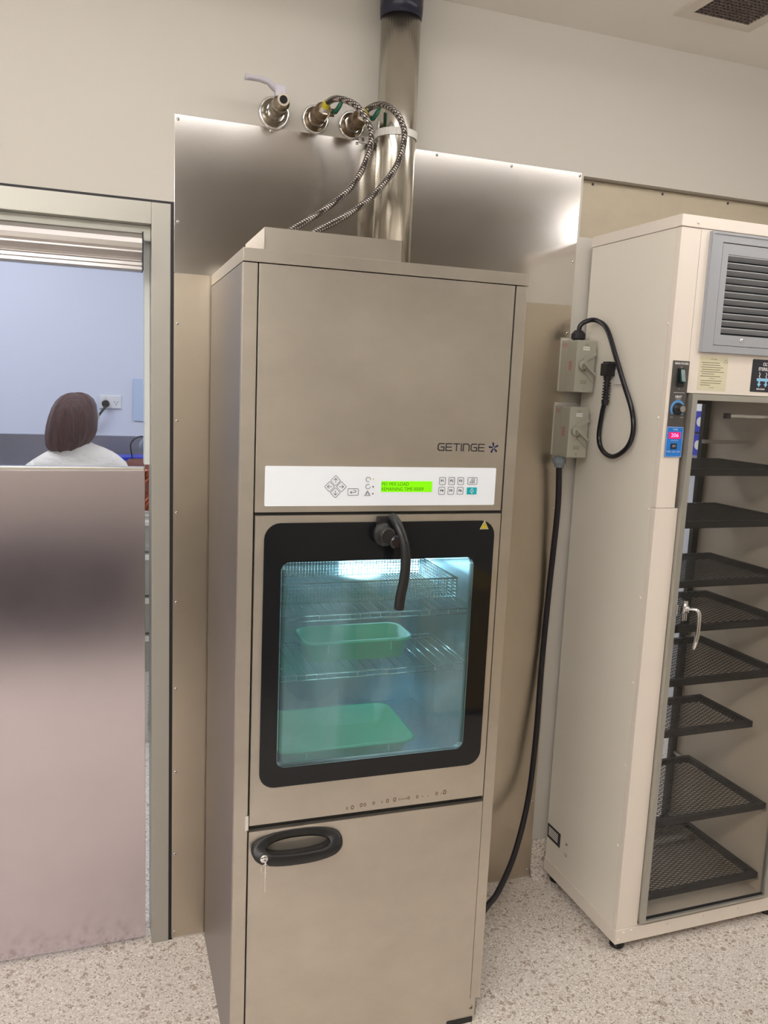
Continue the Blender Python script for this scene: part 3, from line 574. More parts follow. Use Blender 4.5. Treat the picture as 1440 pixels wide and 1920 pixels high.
# ------------------------------------------------------------------ isolator switches and cables
def isolator(x0, z0, z1, label, txt):
    e = empty('isolator_switch', (x0, 0, z0)); tag(e, label, 'isolator switch'); W_, H_ = .067, z1 - z0
    build(MB().box(-.0005, W_ + .012, -.010, -.0016, .002, H_ + .009, .003), 'back_plate', 'wall', e)
    build(MB().box(0, W_ + .002, -.048, -.0102, 0, H_, .003), 'enclosure', 'iso', e)
    cv = build(MB().box(0, W_, -.098, -.0484, .001, H_ - .001, .004), 'cover', 'iso', e)
    b = MB(); b.stroke([(.030, H_ * .62), (.062, H_ * .73)], .010, -.098, .004); b.stroke([(.034, H_ * .40), (.060, H_ * .24)], .008, -.098, .004)
    build(b, 'moulded_guard', 'iso', cv)
    kn = build(MB().lathe((.024, -.098, H_ * .52), (0, -1, 0), [(0, .015), (.008, .0145), (.010, .012)], 22), 'rotary_knob', 'iso', cv)
    build(MB().stroke([(.022, H_ * .55), (.058, H_ * .36)], .007, -.108, .008), 'switch_lever', 'iso', kn)
    build(MB().ring([(.026 + .008 * cos(a), H_ * .5 + .010 * sin(a)) for a in [2 * pi * j / 14 for j in range(14)]], [(.026 + .0064 * cos(a), H_ * .5 + .008 * sin(a)) for a in [2 * pi * j / 14 for j in range(14)]], -.1095, -.108), 'lock_loop', 'stickink', kn)
    build(MB().box(.022, .044, -.0986, -.0981, H_ - .030, H_ - .020), 'white_label', 'label_white', cv)
    text(txt, .0050, .033, H_ - .025, -.0989, 'ink', cv, 'label_print')
    b = MB(); 
    for k in range(4): b.stroke([(.020, .036 - k * .003), (.041, .036 - k * .003)], .0014, -.098)
    build(b, 'rating_print', 'stickink', cv)
    for z in (.012, H_ - .012):
        s_ = build(MB().lathe((.033, -.098, z), (0, -1, 0), [(0, .0046), (.0006, .0046), (.0007, .003)], 14), 'cover_screw', 'iso', cv)
        build(MB().stroke([(.0305, z - .001), (.0355, z + .001)], .001, -.0988), 'screw_slot', 'stickink', s_)
    b = MB()   # faded red print on the left side
    for k in range(3): b.box(-.0004, 0.0001, -.044, -.016 - k * .003, H_ - .012 - k * .004, H_ - .010 - k * .004)
    build(b, 'red_print', 'isored', e); b = MB()
    for k in range(5): b.box(-.0004, 0.0001, -.062 - k * .0035, -.060 - k * .0035, H_ * .42, H_ * .60)
    build(b, 'red_side_print', 'isored', e); return e
isolator(1.0655, 1.645, 1.801, 'grey isolator switch, upper of two, with a black cord leaving its top', 'SGR 0007')
isolator(1.0585, 1.447, 1.603, 'grey isolator switch, lower of two, with a cable running down from its base', 'SGR 0006')
# lower supply cable
e = empty('supply_cable', (1.064, -.03, 1.447)); tag(e, 'thick black supply cable hanging from the lower isolator switch to behind the washer', 'cable')
C_ = [(1.0655, -.045, 1.44), (1.0665, -.045, 1.42), (1.0765, -.04, 1.30), (1.0785, -.03, 1.15), (1.0785, -.022, 1.0281), (1.0715, -.022, .7618), (1.0596, -.04, .5297), (1.0354, -.06, .3192), (.965, -.12, .1766), (.8715, -.2, .1136), (.8106, -.25, .1089), (.74, -.30, .09), (.67, -.33, .06)]
build(MB().tube([Vector(p_) - Vector(e.location) for p_ in smoothpath(C_, 6)], .0092, 14), 'cable_line', 'blackr', e)
build(MB().lathe((.0015, -.015, 0), (0, 0, -1), [(0, .0165), (.006, .0165), (.007, .021), (.020, .020), (.024, .015), (.034, .013)], 12, smooth=False), 'cable_gland', 'glandgrey', e)
# cord with plug to the cabinet
e = empty('appliance_cable', (1.092, -.06, 1.801)); tag(e, 'black power cord looping from the upper isolator switch to the side of the cream cabinet', 'power cord')
D_ = [(1.092, -.058, 1.82), (1.095, -.06, 1.845), (1.112, -.070, 1.859), (1.128, -.095, 1.8600), (1.13, -.1487, 1.8325), (1.13, -.2057, 1.7498), (1.13, -.2552, 1.6742), (1.13, -.3033, 1.6008), (1.13, -.3168, 1.542), (1.13, -.2938, 1.4952), (1.13, -.2337, 1.4652), (1.13, -.178, 1.4774), (1.13, -.1531, 1.5152), (1.13, -.1579, 1.5789), (1.13, -.169, 1.6266), (1.13, -.172, 1.66)]
build(MB().tube([Vector(p_) - Vector(e.location) for p_ in smoothpath(D_, 8)], .0072, 14), 'cord_line', 'blackgloss', e)
build(MB().lathe((0, .002, -.0005), (0, 0, 1), [(0, .017), (.004, .017), (.005, .022), (.020, .021), (.024, .017), (.030, .012)], 12, smooth=False), 'cord_gland', 'blackr', e)
prof = []
for k in range(7): prof += [(k * .0085, .0115), (k * .0085 + .0045, .0115), (k * .0085 + .0046, .0075), (k * .0085 + .0084, .0075)]
build(MB().lathe((.038, -.110, -.178), (0, -.02, 1), [(-.012, .0095)] + prof + [(.060, .010), (.078, .013)], 16, smooth=False), 'strain_relief', 'blackr', e)
pl = build(MB().box(.024, .053, -.128, -.092, -.105, -.068, .004).box(.030, .0555, -.126, -.094, -.072, -.063, .002), 'plug_body', 'black', e)
e = empty('power_inlet', (1.1465, -.20, 1.685)); tag(e, 'small white power inlet on the cabinet side under the black plug', 'inlet')
build(MB().box(-.0035, .0, -.020, .012, -.012, .030, .001).box(-.010, -.0035, -.022, -.012, .012, .028, .002), 'inlet_plate', 'white', e)

# ------------------------------------------------------------------ cream drying cabinet
c = empty('drying_cabinet', (1.151, -.418, 0), .0124); tag(c, 'tall cream drying cabinet with grey louvred vent and glass door over black mesh shelves', 'cabinet')
CW, CD = .637, .404
b = MB(); b.box(0, .003, .0185, CD, .076, 2.0825); b.box(CW - .003, CW, .0185, CD, .076, 2.0825)
build(b, 'side_panels', 'creamside', c)
b = MB(); DP = .485; b.box(.003, .0885, CD - .003, CD, .076, 2.0825); b.box(CW - .0735, CW - .003, CD - .003, CD, .076, 2.0825); b.box(.0885, CW - .0735, CD - .003, CD, 1.66, 2.0825); b.box(.0885, .0905, .010, DP, .076, 1.66); b.box(CW - .0755, CW - .0735, .010, DP, .076, 1.66); b.box(.0885, CW - .0735, .010, DP, .078, .082); b.box(.09, CW - .075, .03, DP, 1.655, 1.66)
build(b, 'interior_lining', 'inside', c)
b = MB(); b.box(0, .0632, 0, .018, 1.3415, 2.0825, .0015); b.box(0, .0745, 0, .018, .0765, 1.3405, .0015); b.box(CW - .0632, CW, 0, .018, .0765, 2.0825, .0015)
build(b, 'corner_posts', 'cream', c)
build(MB().ring(rrect(.0642, CW - .0642, 1.6565, 2.0825, .0005, 2), rrect(.145, CW - .145, 1.81, 2.03, .0005, 2), 0, .018), 'upper_front_panel', 'cream', c)
b = MB(); b.box(-.003, CW + .003, -.003, .012, 2.0835, 2.1135, .002); b.box(-.003, .004, .0125, CD, 2.0835, 2.1135, .001); b.box(CW - .004, CW + .003, .0125, CD, 2.0835, 2.1135, .001); b.box(.004, CW - .004, .0125, CD, 2.085, 2.088)
tcp = build(b, 'top_cap', 'cream', c)
b = MB(); b.box(-.003, CW + .003, -.003, .012, .030, .0755, .002); b.box(-.003, .004, .0125, CD, .030, .0755, .001); b.box(CW - .004, CW + .003, .0125, CD, .030, .0755, .001); b.box(.004, CW - .004, .0125, CD, .030, .034)
pln = build(b, 'base_plinth', 'cream', c)
for x_ in (.03, CW - .03):
    for y_ in (.03, CD - .03): build(MB().lathe((x_, y_, 0), (0, 0, 1), [(0, .020), (.006, .022), (.010, .016), (.030, .012)], 20), 'foot', 'black', c)
for z_, y_ in ((1.835, .012), (1.5855, .0165), (1.3337, .021), (1.0822, .021), (.8318, .021), (.5828, .021), (.3311, .021)):
    build(MB().lathe((0, y_ + .008, z_), (-1, 0, 0), [(0, .0048), (.0012, .0048), (.003, .0025)], 10), 'side_screw', 'cream', c)
for x_, z_ in ((.024, .064), (.0, .0), (.052, .066), (.185, .061), (.32, .061), (.455, .061), (.008, .044)):
    if z_: build(MB().lathe((x_, -.003, z_), (0, -1, 0), [(0, .0052 if x_ < .03 else .0036), (.0015, .0045 if x_ < .03 else .003), (.003, .002)], 12), 'plinth_bolt', 'cream', pln)
for x_ in (.048, .32, .58): build(MB().lathe((x_, -.003, 2.096), (0, -1, 0), [(0, .0045), (.0015, .004), (.003, .002)], 12), 'cap_bolt', 'cream', tcp)
# louvred vent
vx0, vx1, vz0, vz1 = .0910, CW - .0910, 1.766, 2.079
lv = build(MB().ring(rrect(vx0, vx1, vz0, vz1, .001, 2), rrect(vx0 + .038, vx1 - .038, vz0 + .020, vz1 - .025, .001, 2), -.010, -.0002), 'louvred_vent', 'greyframe', c)
build(MB().ring(rrect(vx0 + .001, vx1 - .001, vz0 + .001, vz1 - .001, .001, 2), rrect(vx0 + .006, vx1 - .006, vz0 + .006, vz1 - .006, .001, 2), -.0125, -.0102), 'raised_edge', 'greyframe', lv)
hf = build(MB().ring(rrect(vx0 + .0395, vx1 - .0395, vz0 + .0215, vz1 - .028, .001, 2), rrect(.1505, CW - .1505, 1.815, 2.024, .0005, 2), -.0095, -.0015), 'hinged_frame', 'greyframe', lv)
build(MB().box(.1455, CW - .1455, .019, .0205, 1.805, 2.035), 'dark_backing', 'void', lv)
b = MB()
for k in range(12):
    zc = 1.8155 + k * .0189
    zt = zc + .0178
    if zt < 2.024: b.box(.1505, CW - .1505, -.0088, -.0076, zt - .0180, zt, 0, Matrix.Rotation(math.radians(46), 4, 'X'), (.3, -.0088, zt)); b.box(.1505, CW - .1505, -.0098, -.0086, zt - .0022, zt + .0005)
build(b, 'louvre_blades', 'greyblade', lv)
build(MB().lathe((.2232, -.0096, 1.8035), (0, -1, 0), [(0, .0062), (.002, .0058), (.0035, .004), (.0036, .002)], 14), 'vent_latch_screw', 'chrome', hf)
# notices
st_ = build(MB().box(.0985, .1945, -.0004, -.0001, 1.6645, 1.7575), 'caution_sticker', 'sticker', c)
b = MB(); random.seed(5)
for k, (zz, xs, xe) in enumerate([(1.7395, .106, .165), (1.7335, .110, .168), (1.7275, .106, .178), (1.7215, .110, .17), (1.7155, .106, .182), (1.7095, .110, .15), (1.7035, .106, .172), (1.6915, .108, .178), (1.6855, .108, .175), (1.6795, .108, .14)]): b.stroke([(xs, zz), (xe, zz)], .0016, -.0005)
b.stroke([(.181, 1.741), (.187, 1.750), (.193, 1.741), (.181, 1.741)], .0006, -.0005)
build(b, 'sticker_print', 'stickink', st_); text('CAUTION', .0048, .146, 1.749, -.0007, 'stickink', st_, 'sticker_heading'); text('WARNING', .0042, .146, 1.6975, -.0007, 'stickink', st_, 'sticker_heading'); text('DANGER', .0042, .146, 1.6730, -.0007, 'stickink', st_, 'sticker_heading')
ol = build(MB().poly(rrect(.2800, .4000, 1.6675, 1.7570, .003), -.0008, -.0001), 'name_plate', 'ink', c)
text('OLYMPIC', .0125, .340, 1.7440, -.0010, 'printwhite', ol, 'plate_lettering', bold=.0004, sx=.9); text('STERILE DRIER', .0120, .340, 1.7305, -.0010, 'printwhite', ol, 'plate_lettering', bold=.0004, sx=.98); text('DRI-CLEAN', .0058, .317, 1.6755, -.0010, 'printwhite', ol, 'plate_lettering', bold=.0003)
b = MB(); b2 = MB()
b.poly([(.300, 1.6975), (.380, 1.6975), (.380, 1.7055), (.300, 1.7055)], -.0012, -.0009)
for x_ in (.309, .333, .357, .375):
    b2.stroke([(x_ - .002, 1.721), (x_ + .001, 1.716), (x_ - .002, 1.711), (x_ + .001, 1.707)], .0022, -.0011)
    b.poly([(x_ - .003, 1.6975), (x_ + .003, 1.6975), (x_ + .003, 1.690), (x_ + .007, 1.690), (x_, 1.681), (x_ - .007, 1.690), (x_ - .003, 1.690)], -.0014, -.0012)
build(b, 'plate_symbol', 'skyblue', ol); build(b2, 'plate_arrows', 'printwhite', ol)
# control strip
cs = build(MB().box(.0115, .0650, -.002, -.0001, 1.4816, 1.7400, .0006), 'control_strip', 'cpgrey', c)
text('MAIN POWER', .0078, .0395, 1.7325, -.0023, 'printwhite', cs, 'strip_lettering', bold=.0002, sx=.9); text('ON', .0035, .0395, 1.7235, -.0023, 'printwhite', cs, 'strip_lettering'); text('OFF', .0035, .0385, 1.6655, -.0023, 'printwhite', cs, 'strip_lettering')
sw = build(MB().box(.0275, .0500, -.007, -.0021, 1.672, 1.7205, .001), 'rocker_switch_frame', 'black', cs)
build(MB().box(.0305, .0470, -.014, -.006, 1.682, 1.718, .002, Matrix.Rotation(math.radians(-14), 4, 'X')), 'rocker', mat('dark_green_rocker', s2l(6, 58, 54), .2), sw)
build(MB().stroke([(.0220, 1.6555), (.0570, 1.6555)], .0010, -.0021), 'divider_line', 'printwhite', cs)
text('HEAT', .0085, .0385, 1.6445, -.0023, 'printwhite', cs, 'strip_lettering', bold=.0003); text('CONTROL', .0035, .0385, 1.6385, -.0023, 'printwhite', cs, 'strip_lettering')
kx, kz = .0392, 1.6125; arc = [math.radians(-45 + i * 270 / 24) for i in range(25)]
b = MB()
for a0, a1 in zip(arc[:-1], arc[1:]): b.poly([(kx + r_ * cos(a), kz + r_ * sin(a)) for r_, a in ((.0165, a0), (.0235, a0), (.0235, a1), (.0165, a1))], -.0024, -.0020)
build(b, 'dial_scale', 'cplblue', cs); text('LOW', .0038, .0225, 1.5895, -.0023, 'printwhite', cs, 'strip_lettering'); text('HIGH', .0038, .0560, 1.5895, -.0023, 'printwhite', cs, 'strip_lettering')
kb = build(MB().lathe((kx, -.002, kz), (0, -1, 0), [(0, .0165), (.004, .0165), (.006, .012), (.020, .0115), (.0215, .010)], 24), 'heat_knob', 'black', cs)
build(MB().lathe((kx, -.0236, kz), (0, -1, 0), [(0, .0088), (.0008, .0085)], 20), 'knob_cap', 'alu_cover', kb)
bl = build(MB().box(.0110, .0655, -.0026, -.0021, 1.4820, 1.5642), 'timer_label', 'cpblue', cs)
build(MB().ring(rrect(.0120, .0645, 1.4830, 1.5632, .001, 2), rrect(.0126, .0639, 1.4836, 1.5626, .001, 2), -.0029, -.0027), 'label_border', 'printwhite', bl)
text('TIMER', .0062, .0385, 1.5565, -.0030, 'printwhite', bl, 'strip_lettering'); text('HOURS/MINUTES', .0033, .0385, 1.5275, -.0030, 'printwhite', bl, 'strip_lettering'); text('TIME / ON / OFF', .0060, .0375, 1.4965, -.0030, 'printwhite', bl, 'strip_lettering', sx=1.05)
ds = build(MB().box(.0190, .0560, -.0036, -.0027, 1.5320, 1.5495), 'digit_display', 'ledbg', bl)
text('206', .0150, .0375, 1.5408, -.0040, 'leddig', ds, 'display_digits', sx=1.15)
sb = build(MB().box(.0275, .0470, -.0045, -.0027, 1.5040, 1.5195, .0008), 'set_button', 'ink', bl); text('SET', .0070, .03725, 1.5118, -.0048, 'printwhite', sb, 'button_lettering')
# rating plate on the side
rp = build(MB().box(-.0012, -.0001, .322, .400, .152, .201), 'rating_plate', 'ink', c)
b = MB()
for k in range(5): b.box(-.0018, -.0013, .335 + .0 * k, .392, .163 + k * .0065, .1665 + k * .0065)
build(b, 'rating_plate_fields', 'label_white', rp)
def sidetext(t_, size, yy, zz):
    o_ = text(t_, size, 0, 0, 0, 'ink', c, 'side_print'); o_.location = (-.0006, yy, zz); o_.rotation_euler = (0, 0, -pi / 2); return o_
sidetext('CE', .014, .285, .148); build(MB().lathe((-.0001, .285, .186), (-1, 0, 0), [(0, .005), (.0005, .005)], 14), 'side_symbol', 'stickink', c)
# glass door
dx0, dx1, dz0, dz1 = .0762, CW - .0762, .0885, 1.6545; fw = .0165
gd = build(MB().ring(rrect(dx0, dx1, dz0, dz1, .001, 2), rrect(dx0 + fw, dx1 - fw, dz0 + fw * .4, dz1 - fw, .001, 2), -.014, .004), 'glass_door', 'alu', c)
build(MB().box(dx0 + fw, dx1 - fw, -.006, -.002, dz0 + .0066, dz1 - fw), 'glass_pane', 'glass_cab', gd)
build(MB().box(dx0 + fw + .0005, dx0 + fw + .0035, -.0075, .0005, dz0 + .008, dz1 - fw - .001).box(dx0 + fw + .0005, dx1 - fw - .0005, -.0075, .0005, dz0 + .0075, dz0 + .0105), 'glass_seal', 'blackr', gd)
hl = build(MB().box(.108, .124, -.022, -.0142, 1.022, 1.080, .003).box(.104, .128, -.0245, -.012, 1.045, 1.066, .004), 'door_handle', 'chrome', gd)
pth = smoothpath([(.116, -.022, 1.056), (.124, -.036, 1.060), (.134, -.045, 1.060), (.1405, -.050, 1.048), (.1415, -.051, 1.01), (.139, -.051, .975), (.135, -.047, .946)], 5)
build(MB().tube(pth, [.007] * 6 + [.0075, .008, .0085, .009, .0095] + [.010] * (len(pth) - 15) + [.0095, .009, .008, .0065], 14, sq=.6), 'handle_lever', 'chrome', hl)
build(MB().box(.088, .0925, -.020, -.0142, 1.040, 1.07, .001), 'strike', 'chrome', gd)
for z_ in (.13, 1.60): build(MB().box(dx1 - .010, dx1 + .004, -.020, -.0142, z_, z_ + .03, .001), 'hinge', 'chrome', gd)
build(MB().box(.300, CW - .085, .095, .103, 1.592, 1.601, .001), 'air_deflector_rail', 'chrome', c)
build(MB().box(.295, .310, .093, .108, 1.588, 1.604, .001), 'rail_bracket', 'black', c)
build(MB().box(.35, CW - .09, .236, .250, 1.505, 1.517, .002), 'inner_support_rail', 'alu_cover', c)
rd = build(MB().ring(rrect(.0910, CW - .0760, .083, 1.6545, .001, 2), rrect(.1150, CW - .1000, .103, 1.625, .001, 2), .462, .480), 'rear_door_frame', 'black', c)
build(MB().box(.1150, CW - .1000, .469, .473, .103, 1.625), 'rear_glass_pane', 'glass_cab', rd)
for z_ in (1.428, 1.278, 1.105, .972, .809, .369, .132): build(MB().box(CW - .090, CW - .0760, .03, .46, z_ - .012, z_ - .002, .001), 'shelf_runner', 'alu_cover', c)
# expanded metal shelves: one mesh each, standing in the cabinet
def expanded(wx, wy):
    b = MB(); nx = int(wx / .026); ny = int(wy / .0135); px, py = wx / nx, wy / ny; t = .0014
    for j in range(ny * 2 + 1):
        for i in range(nx + (j % 2 == 0)):
            cx_ = (i + (.5 if j % 2 else 0)) * px; cy_ = j * py / 2
            if cy_ <= 0 or cy_ >= wy or cx_ <= 0 or cx_ >= wx: continue
            o = [(cx_ - px / 2, cy_), (cx_, cy_ - py / 2), (cx_ + px / 2, cy_), (cx_, cy_ + py / 2)]
            o = [(min(max(x_, 0), wx), min(max(y_, 0), wy)) for x_, y_ in o]
            inn = [(cx_ + (x_ - cx_) * .83, cy_ + (y_ - cy_) * .83) for x_, y_ in o]
            V = [[b.bm.verts.new((x_, y_, z_)) for x_, y_ in L_] for z_ in (0, t) for L_ in (o, inn)]
            for k in range(4):
                l = (k + 1) % 4
                for q in ((V[0][k], V[0][l], V[1][l], V[1][k]), (V[2][k], V[3][k], V[3][l], V[2][l]), (V[1][k], V[1][l], V[3][l], V[3][k])): b.bm.faces.new(q)
    return b.mesh('expanded_metal')
def shelf_parts(wx, wy):
    b = MB(); flatring(b, -.006, wx + .006, -.006, wy + .006, .016, -.016, .003)
    return expanded(wx, wy), b.mesh('frame')
big = shelf_parts(.438, .345); small = shelf_parts(.345, .22)
for k, (z_, sm, xo, yo) in enumerate([(1.444, 0, 0, 0), (1.294, 0, 0, 0), (1.121, 0, 0, 0), (.988, 0, 0, 0), (.825, 0, 0, 0), (.668, 1, 0, 0), (.385, 0, 0, 0), (.148, 0, 0, 0)]):
    me, fr = small if sm else big
    lab = ['topmost black mesh shelf in the cream cabinet, highest behind the glass', 'black mesh shelf second from the top of the cream cabinet', 'black mesh shelf third from the top, just above the chrome door handle', 'black mesh shelf fourth from the top, level with the chrome handle lever', 'black mesh shelf fifth from the top, just under the chrome handle', 'smaller black mesh shelf in the cream cabinet, sixth from the top', 'black mesh shelf second from the bottom, above a wide empty gap', 'lowest black mesh shelf just above the cabinet base'][k]
    ang = .0124; lx_, ly_ = .104 + xo, .030 + yo
    e = empty('mesh_shelf', (1.151 + lx_ * cos(ang) - ly_ * sin(ang), -.418 + lx_ * sin(ang) + ly_ * cos(ang), z_), ang); tag(e, lab, 'shelf', 'black mesh shelves in the cream cabinet')
    build(me, 'expanded_metal', 'mesh_black', e); build(fr, 'frame', 'mesh_black', e)

# ------------------------------------------------------------------ the room beyond the sliding door
struct(MB().box(-3.2, 2.5, .12, 2.62, -.06, 0), 'floor', 'floor'); struct(MB().box(-3.2, 2.5, .12, 2.62, 2.72, 2.78), 'ceiling', 'ceil')
struct(MB().box(-3.2, 2.5, 2.6, 2.7, 0, 2.72), 'wall_beyond', 'roomwhite')
struct(MB().box(-3.3, -3.2, .12, 2.6, 0, 2.72), 'wall_beyond_left', 'roomwhite'); struct(MB().box(2.5, 2.6, .12, 2.6, 0, 2.72), 'wall_beyond_right', 'roomwhite')
ceiling_light(1.5, 1.45, 1.2, .6, 2.72, 'diffuser_cool', 'recessed ceiling light in the room beyond, behind the cream cabinet', None)
ceiling_light(-1.0, 1.45, 1.2, .6, 2.72, 'diffuser_cool', 'recessed ceiling light in the room beyond the sliding door', None)
tag(build(MB().box(-3.1, 1.15, 2.575, 2.598, .93, 1.30, .003), 'steel_splashback', 'bench'), 'stainless splashback along the wall of the room beyond the door', 'splashback')
e = empty('workbench', (-1.0, 2.2, 0)); tag(e, 'long stainless workbench in front of the seated person', 'workbench')
build(MB().box(-2.0, .85, -.42, .37, .89, .93, .003), 'worktop', 'bench', e)
for x_ in (-1.9, -.95, .0): build(MB().box(x_, x_ + .04, -.38, -.34, 0, .89), 'leg', 'bench', e)
build(MB().box(-2.0, .85, .30, .34, 0, .89), 'back_board', 'bench', e)
# sockets
e = empty('power_outlet', (-.212, 2.599, 1.487)); tag(e, 'white double power outlet on the far wall right of the person', 'power outlet')
pt = build(MB().box(-.054, .060, -.009, 0, -.036, .036, .003), 'face_plate', 'white', e)
for x_ in (-.022, .034):
    build(MB().box(x_ - .006, x_ + .006, -.012, -.009, .018, .028, .002), 'rocker_switch', 'white', pt)
    build(MB().stroke([(x_ - .010, .002), (x_ - .007, -.004)], .003, -.0092).stroke([(x_ + .007, -.004), (x_ + .010, .002)], .003, -.0092).stroke([(x_, -.010), (x_, -.018)], .003, -.0092), 'socket_slots', 'ink', pt)
e = empty('plug_and_cord', (-.234, 2.585, 1.477)); tag(e, 'round black plug with a short cord in the far power outlet', 'plug')
build(MB().lathe((0, .002, 0), (0, -1, 0), [(0, .021), (.030, .019), (.034, .014)], 20), 'plug_body', 'black', e)
build(MB().tube(smoothpath([(0, -.025, -.008), (-.012, -.035, -.03), (-.03, -.035, -.055), (-.06, -.03, -.095), (-.10, -.03, -.14), (-.14, -.03, -.3)], 5), .0065, 10), 'plug_cord', 'black', e)
build(MB().box(-.052, -.034, -.044, -.026, -.085, -.055, .002), 'cord_tag', 'iso', e)
tag(build(MB().box(-.085, .02, 2.592, 2.599, 1.385, 1.62), 'wall_notice', mat('pale_blue_sheet', s2l(190, 205, 226), .5)), 'pale blue sheet on the far wall beside the door opening', 'notice')
# drawer unit seen through the narrow gap
e = empty('drawer_unit', (.17, 1.53, 0)); tag(e, 'grey drawer unit seen through the narrow gap beside the sliding door', 'drawer unit')
build(MB().box(-.30, .3, -.155, .15, .34, 1.04, .002), 'carcass', 'drawer', e)
for z0_, z1_ in ((.345, .515), (.525, .685), (.695, .88), (.89, 1.03)):
    dw = build(MB().box(-.296, .296, -.172, -.156, z0_, z1_, .002), 'drawer', 'drawer', e)
    build(MB().box(-.285, .285, -.182, -.1725, z1_ - .028, z1_ - .006, .002), 'drawer_rail', 'drawerwhite', dw)
for x_ in (-.28, .24): build(MB().box(x_, x_ + .03, -.14, -.11, 0, .34), 'leg', 'drawerwhite', e)
e = empty('cable_bundle', (-.06, 1.47, 1.041)); tag(e, 'bundle of rust-brown cables on the drawer unit, seen in the gap', 'cables')
random.seed(11)
for k in range(7):
    a0 = random.random() * 6; P = [(.03 * cos(a0 + j * 1.1) + .012 * (k - 3) * .4, .03 * sin(a0 + j * 1.3), .012 + .03 * j) for j in range(7)]
    build(MB().tube(smoothpath(P, 5), .006, 8), 'cable_strand', 'copper', e)
e = empty('ball_lamp', (.0, 2.05, .93)); tag(e, 'small grey ball lamp with a thin dark cable behind the door edge', 'lamp')
build(MB().lathe((-.035, -.02, .31), (0, 0, 1), [(0, .006), (.010, .035), (.032, .048), (.050, .050), (.072, .044), (.09, .026), (.098, .005)], 24), 'ball_shade', 'glandgrey', e)
build(MB().lathe((-.035, -.02, 0), (0, 0, 1), [(0, .05), (.012, .05), (.016, .008), (.315, .008)], 20), 'stand', 'alu', e)
build(MB().tube(smoothpath([(-.035, -.05, .395), (-.08, -.06, .41), (-.125, -.07, .375), (-.12, -.07, .30), (-.14, -.07, .24), (-.12, -.07, .1), (-.12, -.05, .002)], 6), .0035, 8), 'lamp_cable', 'black', e)
e = empty('brown_bag', (-.095, 1.90, .931)); tag(e, 'brown leather bag standing on the bench right of the person', 'bag')
b = MB(); R_ = []
for z_, sx_, sy_ in ((0, .085, .05), (.05, .10, .058), (.16, .10, .055), (.24, .088, .045), (.285, .068, .03), (.30, .05, .02)):
    R_.append([(sx_ * cos(a) * (1 + .05 * sin(5 * a)), sy_ * sin(a), z_ + .008 * sin(3 * a + z_ * 9)) for a in [2 * pi * j / 28 for j in range(28)]])
b.loft(R_); build(b, 'bag_body', 'brown', e)
e = empty('blue_tray', (-.155, 2.33, .931)); tag(e, 'blue-rimmed tub on the bench between person and bag', 'tub')
build(MB().loft([[(a_ * .10, b_ * .07, z_) for a_, b_ in ((-1, -1), (1, -1), (1, 1), (-1, 1))] for z_ in (0, .262)], False), 'tub_body', 'white', e)
build(MB().box(-.112, .112, -.08, .08, .2625, .282, .004), 'blue_rim', 'bluep', e)

# seated person seen from behind
PX, PY = -.385, 1.66
p_ = empty('person', (PX, PY, 0)); tag(p_, 'person with brown bob hair in a cream top, seated with their back to the door', 'person')
bm = bmesh.new(); sk = bm.verts.layers.skin.verify(); NM = {}
def jv(n_, co, r_, prev=None):
    v_ = bm.verts.new(co); v_[sk].radius = (r_, r_) if not isinstance(r_, tuple) else r_; NM[n_] = v_
    if prev: bm.edges.new((NM[prev], v_))
    return v_
rt = jv('pel', (0, 0, .80), (.15, .10)); rt[sk].use_root = True
jv('wai', (0, .01, .95), (.12, .085), 'pel'); jv('che', (0, .02, 1.12), (.14, .09), 'wai'); jv('ster', (.005, .03, 1.22), (.10, .07), 'che'); jv('neck', (-.0, .05, 1.32), .048, 'ster'); jv('hd0', (-.005, .07, 1.39), .07, 'neck'); jv('hd1', (0, .075, 1.455), .078, 'hd0'); jv('hd2', (0, .07, 1.50), .055, 'hd1')
jv('nose', (-.005, .165, 1.43), .012, 'hd1')
for s_, sd_, sh in ((-1, 'l', -.02), (1, 'r', .02)):
    jv('sh' + sd_, (s_ * .155, .03, 1.225 + sh), .048, 'ster'); jv('el' + sd_, (s_ * .22, .10, 1.0), .036, 'sh' + sd_); jv('wr' + sd_, (s_ * .13, .30, .975), .024, 'el' + sd_); jv('pa' + sd_, (s_ * .11, .37, .972), (.032, .014), 'wr' + sd_)
    for q, (fx, ln) in enumerate(((-.027, .062), (-.009, .075), (.009, .072), (.026, .056))):
        jv('f%d%s' % (q, sd_), (s_ * .11 + fx, .41, .975), .009, 'pa' + sd_); jv('g%d%s' % (q, sd_), (s_ * .11 + fx * 1.15, .41 + ln * .6, .972), .0082, 'f%d%s' % (q, sd_)); jv('h%d%s' % (q, sd_), (s_ * .11 + fx * 1.2, .41 + ln, .956), .0072, 'g%d%s' % (q, sd_))
    jv('t1' + sd_, (s_ * .11 - s_ * .045, .36, .970), .010, 'pa' + sd_); jv('t2' + sd_, (s_ * .11 - s_ * .06, .39, .962), .0085, 't1' + sd_)
    jv('hip' + sd_, (s_ * .09, .02, .76), .095, 'pel'); jv('kn' + sd_, (s_ * .11, .27, .74), .062, 'hip' + sd_); jv('an' + sd_, (s_ * .11, .24, .34), .036, 'kn' + sd_); jv('to' + sd_, (s_ * .11, .36, .305), .03, 'an' + sd_)
me = bpy.data.meshes.new('body'); bm.to_mesh(me); bm.free()
bd = build(me, 'body', 'skin', p_); bd.modifiers.new('Skin', 'SKIN'); sm_ = bd.modifiers.new('Sub', 'SUBSURF'); sm_.levels = sm_.render_levels = 2
def ell(cx_, cy_, cz_, rx, ry, n_=36, tilt=.12, wob=0): return [(cx_ + rx * cos(a) * (1 + wob * sin(4 * a + cz_ * 40)), cy_ + ry * sin(a), cz_ + tilt * rx * cos(a)) for a in [2 * pi * j / n_ for j in range(n_)]]
